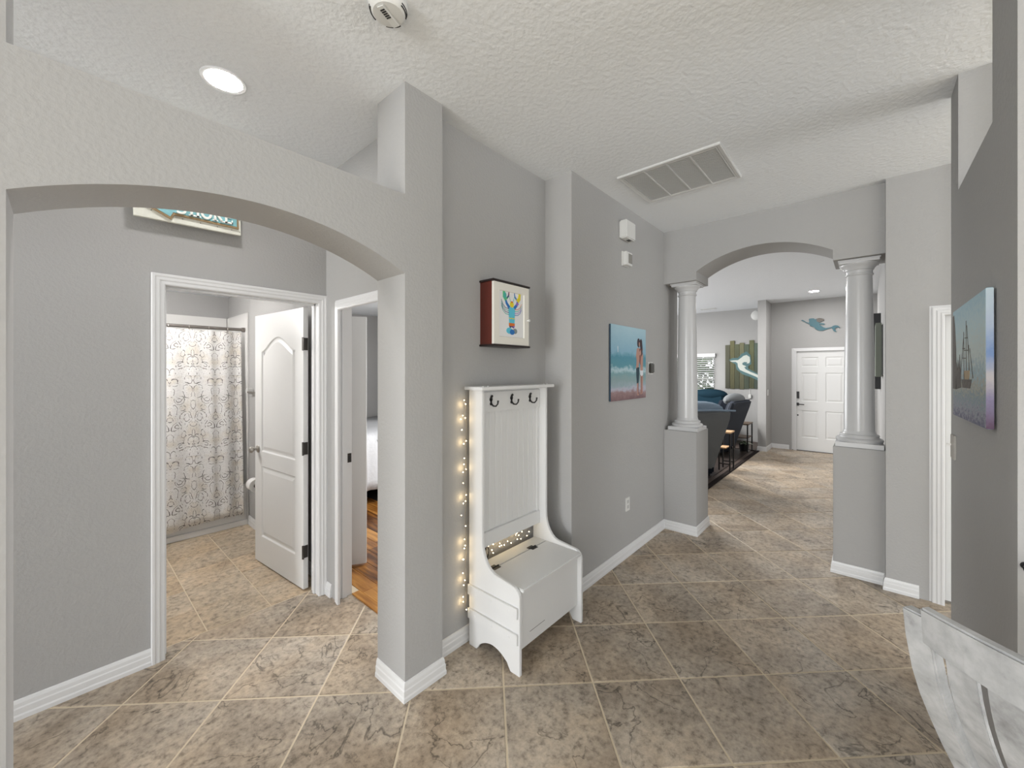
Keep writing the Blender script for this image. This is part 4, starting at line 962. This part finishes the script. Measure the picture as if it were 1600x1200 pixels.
ST = thing('side_table', 'slim side table with honey wood top and black legs beside the recliner', 'side table', (7.12, 1.70, .012))
obj('top', MB().box(-.13, .13, -.09, .09, .592, .616), M['oak'], ST, bevel=.003)
obj('lower_shelf', MB().box(-.12, .12, -.02, .085, .345, .362), M['oak'], ST, bevel=.002)
for x in (-.115, .115):
    for y in (-.078, .078): obj('leg', MB().box(x-.010, x+.010, y-.010, y+.010, 0, .592), M['black'], ST)
    obj('stretcher', MB().box(x-.008, x+.008, -.078, .078, .10, .115), M['black'], ST)
CT = thing('console_table', 'low black framed table with dark wood top by the wall end', 'side table', (9.10, 1.86, .012))
dw = mat('dark_wood_top', sr(82, 66, 52), .5)
obj('top', MB().box(-.30, .13, -.14, .20, .53, .555), dw, CT, bevel=.003)
obj('shelf', MB().box(-.29, .12, -.13, .19, .27, .285), dw, CT, bevel=.002)
for x in (-.285, .115):
    for y in (-.125, .185): obj('leg', MB().box(x-.011, x+.011, y-.011, y+.011, 0, .53), M['black'], CT)
PP = thing('potted_plant', 'leafy variegated plant in a dark pot below the low table', 'plant', (8.98, 1.83, .012))
obj('pot', MB().lathe([(.001, 0), (.07, 0), (.09, .13), (.095, .14), (.083, .14), (.08, .12), (.001, .12)], n=20), M['black'], PP, smooth=True)
rl_ = random.Random(9)
for i in range(22):
    a = rl_.uniform(0, 2*PI); L = rl_.uniform(.10, .18); up = rl_.uniform(.3, 1.2); wd = rl_.uniform(.022, .04)
    d = Vector((math.cos(a), math.sin(a), up)).normalized(); s_ = d.cross(Vector((0, 0, 1))).normalized(); c0 = Vector((0, 0, .13)); c1 = c0+d*L*.55; c2 = c1+Vector((d.x, d.y, -.25)).normalized()*L*.6
    nn = d.cross(s_)*.004
    obj('leaf', MB().add([c0[:], (c1+s_*wd)[:], (c1+nn*2)[:], (c1-s_*wd)[:], c2[:], (c1-nn)[:]], [(0, 1, 2), (0, 2, 3), (1, 4, 2), (2, 4, 3), (0, 5, 1), (0, 3, 5), (1, 5, 4), (5, 3, 4)]), M['leaf_pale'] if i % 3 == 0 else M['leaf'], PP)
t = thing('plug_adapter', 'small white plug and cord on the wall below the plank art', 'plug', (LX, 1.985, 1.02))
obj('plug', MB().box(-.05, 0, -.028, .028, -.045, .045), M['plastic'], t, bevel=.008)
obj('cord', MB().tube([(-.02, 0, .04), (-.012, .0, .10), (-.012, .01, .20)], .004, 6), M['plastic'], t)
t = thing('light_switch', 'white light switch on the wall end by the front door', 'light switch', (9.42, 1.50, 1.16))
obj('cover_plate', MB().box(-.06, .06, -.008, 0, -.06, .06), M['plastic'], t, bevel=.002)
obj('rocker', MB().box(-.017, .017, -.012, -.008, -.032, .032), M['trim'], t, bevel=.002)
t = thing('round_wall_plate', 'round white disc high on the living room wall, half behind the wall end', 'wall fitting', (LX, 1.86, 2.84))
obj('disc', MB().lathe([(.001, -.03), (.08, -.028), (.105, -.012), (.11, 0)], n=28, ax='x'), M['plastic'], t, smooth=True)
# things on the foyer's right wall, seen edge on past the column
t = thing('edge_on_canvas', 'grey green canvas seen edge on behind the right column', 'canvas', (6.03, -.13, 1.53))
obj('canvas', MB().box(0, .55, .012, .062, 0, .60), M['grey_canvas'], t, bevel=.002); obj('stretcher', MB().box(.02, .53, .0, .012, .02, .58), M['fabric_grey'], t)
t = thing('dark_wall_frame', 'tall dark frame seen edge on farther along the foyer wall', 'frame', (7.0, -.13, 1.36))
obj('frame', MB().box(0, .6, 0, .07, 0, .98), mat('charcoal_frame', sr(46, 46, 48), .6), t, bevel=.002); obj('print', MB().box(.05, .55, .07, .072, .06, .92), M['fabric_grey'], t)

# ---------------------------------------------------------------- right wall: ships painting, switch, hook
SP = thing('canvas_painting', 'impasto canvas of sailing ships in harbour on the right wall', 'painting', (2.058, RY, 1.402)); SP.scale = (1.09, 1, 1)
SP.rotation_euler = (0, math.radians(.6), 0)
pw2, ph2 = .63, .475
shipm = paint_mat('harbour_paint', [(0, sr(92, 92, 116)), (.10, sr(150, 150, 160)), (.2, sr(118, 140, 150)), (.30, sr(170, 164, 146)), (.38, sr(140, 166, 178)), (.55, sr(186, 196, 192)), (.8, sr(176, 200, 206)), (1, sr(156, 190, 204))], 44, .75, (0, ph2), (1, 1, 1.3))
obj('canvas', MB().box(0, pw2, .006, .024, 0, ph2), shipm, SP, bevel=.002)
obj('stretcher', MB().box(.03, pw2-.02, 0, .006, .03, ph2-.03), M['ebony'], SP)
edm = paint_mat('painted_edge', [(0, sr(96, 70, 92)), (.2, sr(140, 132, 160)), (.35, sr(190, 184, 184)), (.55, sr(122, 148, 190)), (.75, sr(178, 190, 206)), (1, sr(190, 206, 212))], 14, .25, (0, ph2))
obj('painted_edge', MB().box(-.0008, 0, .0063, .0237, .002, ph2-.002), edm, SP)
inkm = mat('ship_umber', sr(76, 68, 60), .6, bump=(120, .4, 3)); tanm = mat('ship_tan', sr(156, 134, 100), .6)
def sp_(m, poly, lift=.0012): obj('painted_ship', MB().prism(poly, 'y', .0238, .024+lift), m, SP)
for (x, z0, z1, lw) in ((.32, .16, .40, .006), (.37, .16, .36, .005), (.27, .15, .30, .004), (.46, .14, .27, .004)): sp_(inkm, stroke([(x, z0), (x+.004, z1)], lw, .002))
for (xa, xb, z) in ((.30, .35, .33), (.295, .36, .28), (.35, .40, .29), (.34, .395, .25)): sp_(inkm, stroke([(xa, z), (xb, z+.003)], .004))
sp_(inkm, [(.22, .165), (.42, .165), (.40, .130), (.25, .130)]); sp_(tanm, [(.26, .20), (.36, .20), (.35, .165), (.27, .165)], .0018)
sp_(inkm, stroke([(.20, .17), (.255, .285)], .005, .002)); sp_(inkm, stroke([(.26, .2), (.31, .38)], .002)); sp_(inkm, stroke([(.37, .35), (.44, .18)], .002))
sp_(inkm, [(.535, .12), (.55, .30), (.575, .40), (.600, .455), (.622, .45), (.628, .12)]); sp_(inkm, [(.43, .13), (.44, .20), (.46, .26), (.48, .20), (.50, .25), (.52, .20), (.54, .24), (.55, .12)])
t = thing('light_switch', 'light switch near the corner of the right wall below the ships painting', 'light switch', (2.925, RY, 1.222))
obj('cover_plate', MB().box(-.058, .058, 0, .008, -.060, .060), mat('almond_plate', sr(168, 164, 156), .5), t, bevel=.003)
obj('toggle', MB().box(.030, .036, .008, .024, .002, .012), M['nickel'], t, bevel=.001)
t = thing('wall_hook', 'small black knob at the near end of the right wall', 'hook', (RX0, -.336, 1.045))
obj('rose', MB().lathe([(.001, -.004), (.010, -.004), (.011, 0)], n=14, ax='x'), M['black'], t)
obj('knob', MB().lathe([(.004, -.004), (.005, -.018), (.010, -.022), (.011, -.030), (.006, -.037), (.001, -.038)], n=16, ax='x'), M['black'], t, smooth=True)

# ---------------------------------------------------------------- dining chair in the corner
# local x runs along the back rail, +y is where the chair faces; placed so its left back post stands at the photo's spot
CH = thing('dining_chair', 'whitewashed slat back wooden chair in the near right corner', 'chair', (1.420, -.442, 0), math.radians(-128))
cwid2 = .43; lean = .23
CURVE = [(0, -.03), (.25, 0), (.46, .03), (.61, .105), (.69, .150), (.76, .185), (.82, .212), (.88, .232), (.96, .248), (1.04, .256), (1.2, .26)]
def yb_(z):
    for (a, fa), (b, fb) in zip(CURVE[:-1], CURVE[1:]):
        if z <= b: return -.02-(fa+(fb-fa)*(z-a)/(b-a))
    return -.28
for s in (-1, 1):
    mb = MB(); L = []
    zs = [0, .25, .46, .53, .61, .65, .69, .76, .82, .88, .96, 1.03]
    vs = []
    for z in zs:
        xo = s*(cwid2/2+(.0 if z < .45 else .012*(z-.45)/.5)); y = yb_(z); hw = .028; hd_ = .015
        vs += [(xo-hw, y-hd_, z), (xo+hw, y-hd_, z), (xo+hw, y+hd_, z), (xo-hw, y+hd_, z)]
    k = len(zs); mb.add(vs, [(i*4+j, i*4+(j+1) % 4, (i+1)*4+(j+1) % 4, (i+1)*4+j) for i in range(k-1) for j in range(4)]+[(0, 1, 2, 3), tuple(range(4*k-4, 4*k))])
    obj('leg', mb, M['whitewash'], CH, bevel=.004, label='rear leg running up into the back post')
    obj('leg', MB().box(s*(cwid2/2-.005)-.022, s*(cwid2/2-.005)+.022, .35, .394, 0, .43), M['whitewash'], CH, bevel=.003)
    obj('stretcher', MB().box(s*(cwid2/2-.004)-.010, s*(cwid2/2-.004)+.010, .0, .36, .17, .20), M['whitewash'], CH, bevel=.002)
obj('seat', MB().box(-cwid2/2+.008, cwid2/2-.008, -.02, .42, .43, .462), mat('grey_wash_seat', sr(116, 114, 110), .6), CH, bevel=.010, seg=3)
obj('seat_rail', MB().box(-cwid2/2+.02, cwid2/2-.02, .365, .385, .36, .43), M['whitewash'], CH); obj('seat_rail', MB().box(-cwid2/2+.02, cwid2/2-.02, -.03, -.01, .36, .43), M['whitewash'], CH)
def curved_rail(z0, z1, hw, t, bow, nseg=14, crown=.0):
    vs = []
    for i in range(nseg+1):
        u = -1+2*i/nseg; x = u*hw; yo = bow*(1-u*u)
        for (z, q) in ((z0, 0), (z1+crown*(1-u*u), 1)):
            y = yb_(z)-yo
            vs += [(x, y-t/2, z), (x, y+t/2, z)]
    fs = []
    for i in range(nseg):
        a, b = i*4, (i+1)*4
        fs += [(a, b, b+1, a+1), (a+2, a+3, b+3, b+2), (a, a+2, b+2, b), (a+1, b+1, b+3, a+3)]
    fs += [(0, 1, 3, 2), (nseg*4, nseg*4+2, nseg*4+3, nseg*4+1)]
    return MB().add(vs, fs)
obj('crest_rail', curved_rail(.962, 1.048, cwid2/2+.006, .028, .040, crown=.012), M['whitewash'], CH, bevel=.005)
obj('lower_back_rail', curved_rail(.60, .64, cwid2/2-.02, .020, .022), M['whitewash'], CH, bevel=.003)
for i in range(5):
    xc = -.158+.079*i; vs = []
    for q in range(9):
        z = .625+.36*q/8
        for dx in (-.031, .031):
            u = (xc+dx)/(cwid2/2); y = yb_(z)-.030*(1-u*u)+.014
            vs += [(xc+dx, y-.006, z), (xc+dx, y+.006, z)]
    fs = [(0, 1, 3, 2), (32, 34, 35, 33)]
    for q in range(8):
        a, b = q*4, q*4+4; fs += [(a, b, b+1, a+1), (a+2, a+3, b+3, b+2), (a, a+2, b+2, b), (a+1, b+1, b+3, a+3)]
    obj('back_slat', MB().add(vs, fs), M['whitewash'], CH, bevel=.002)
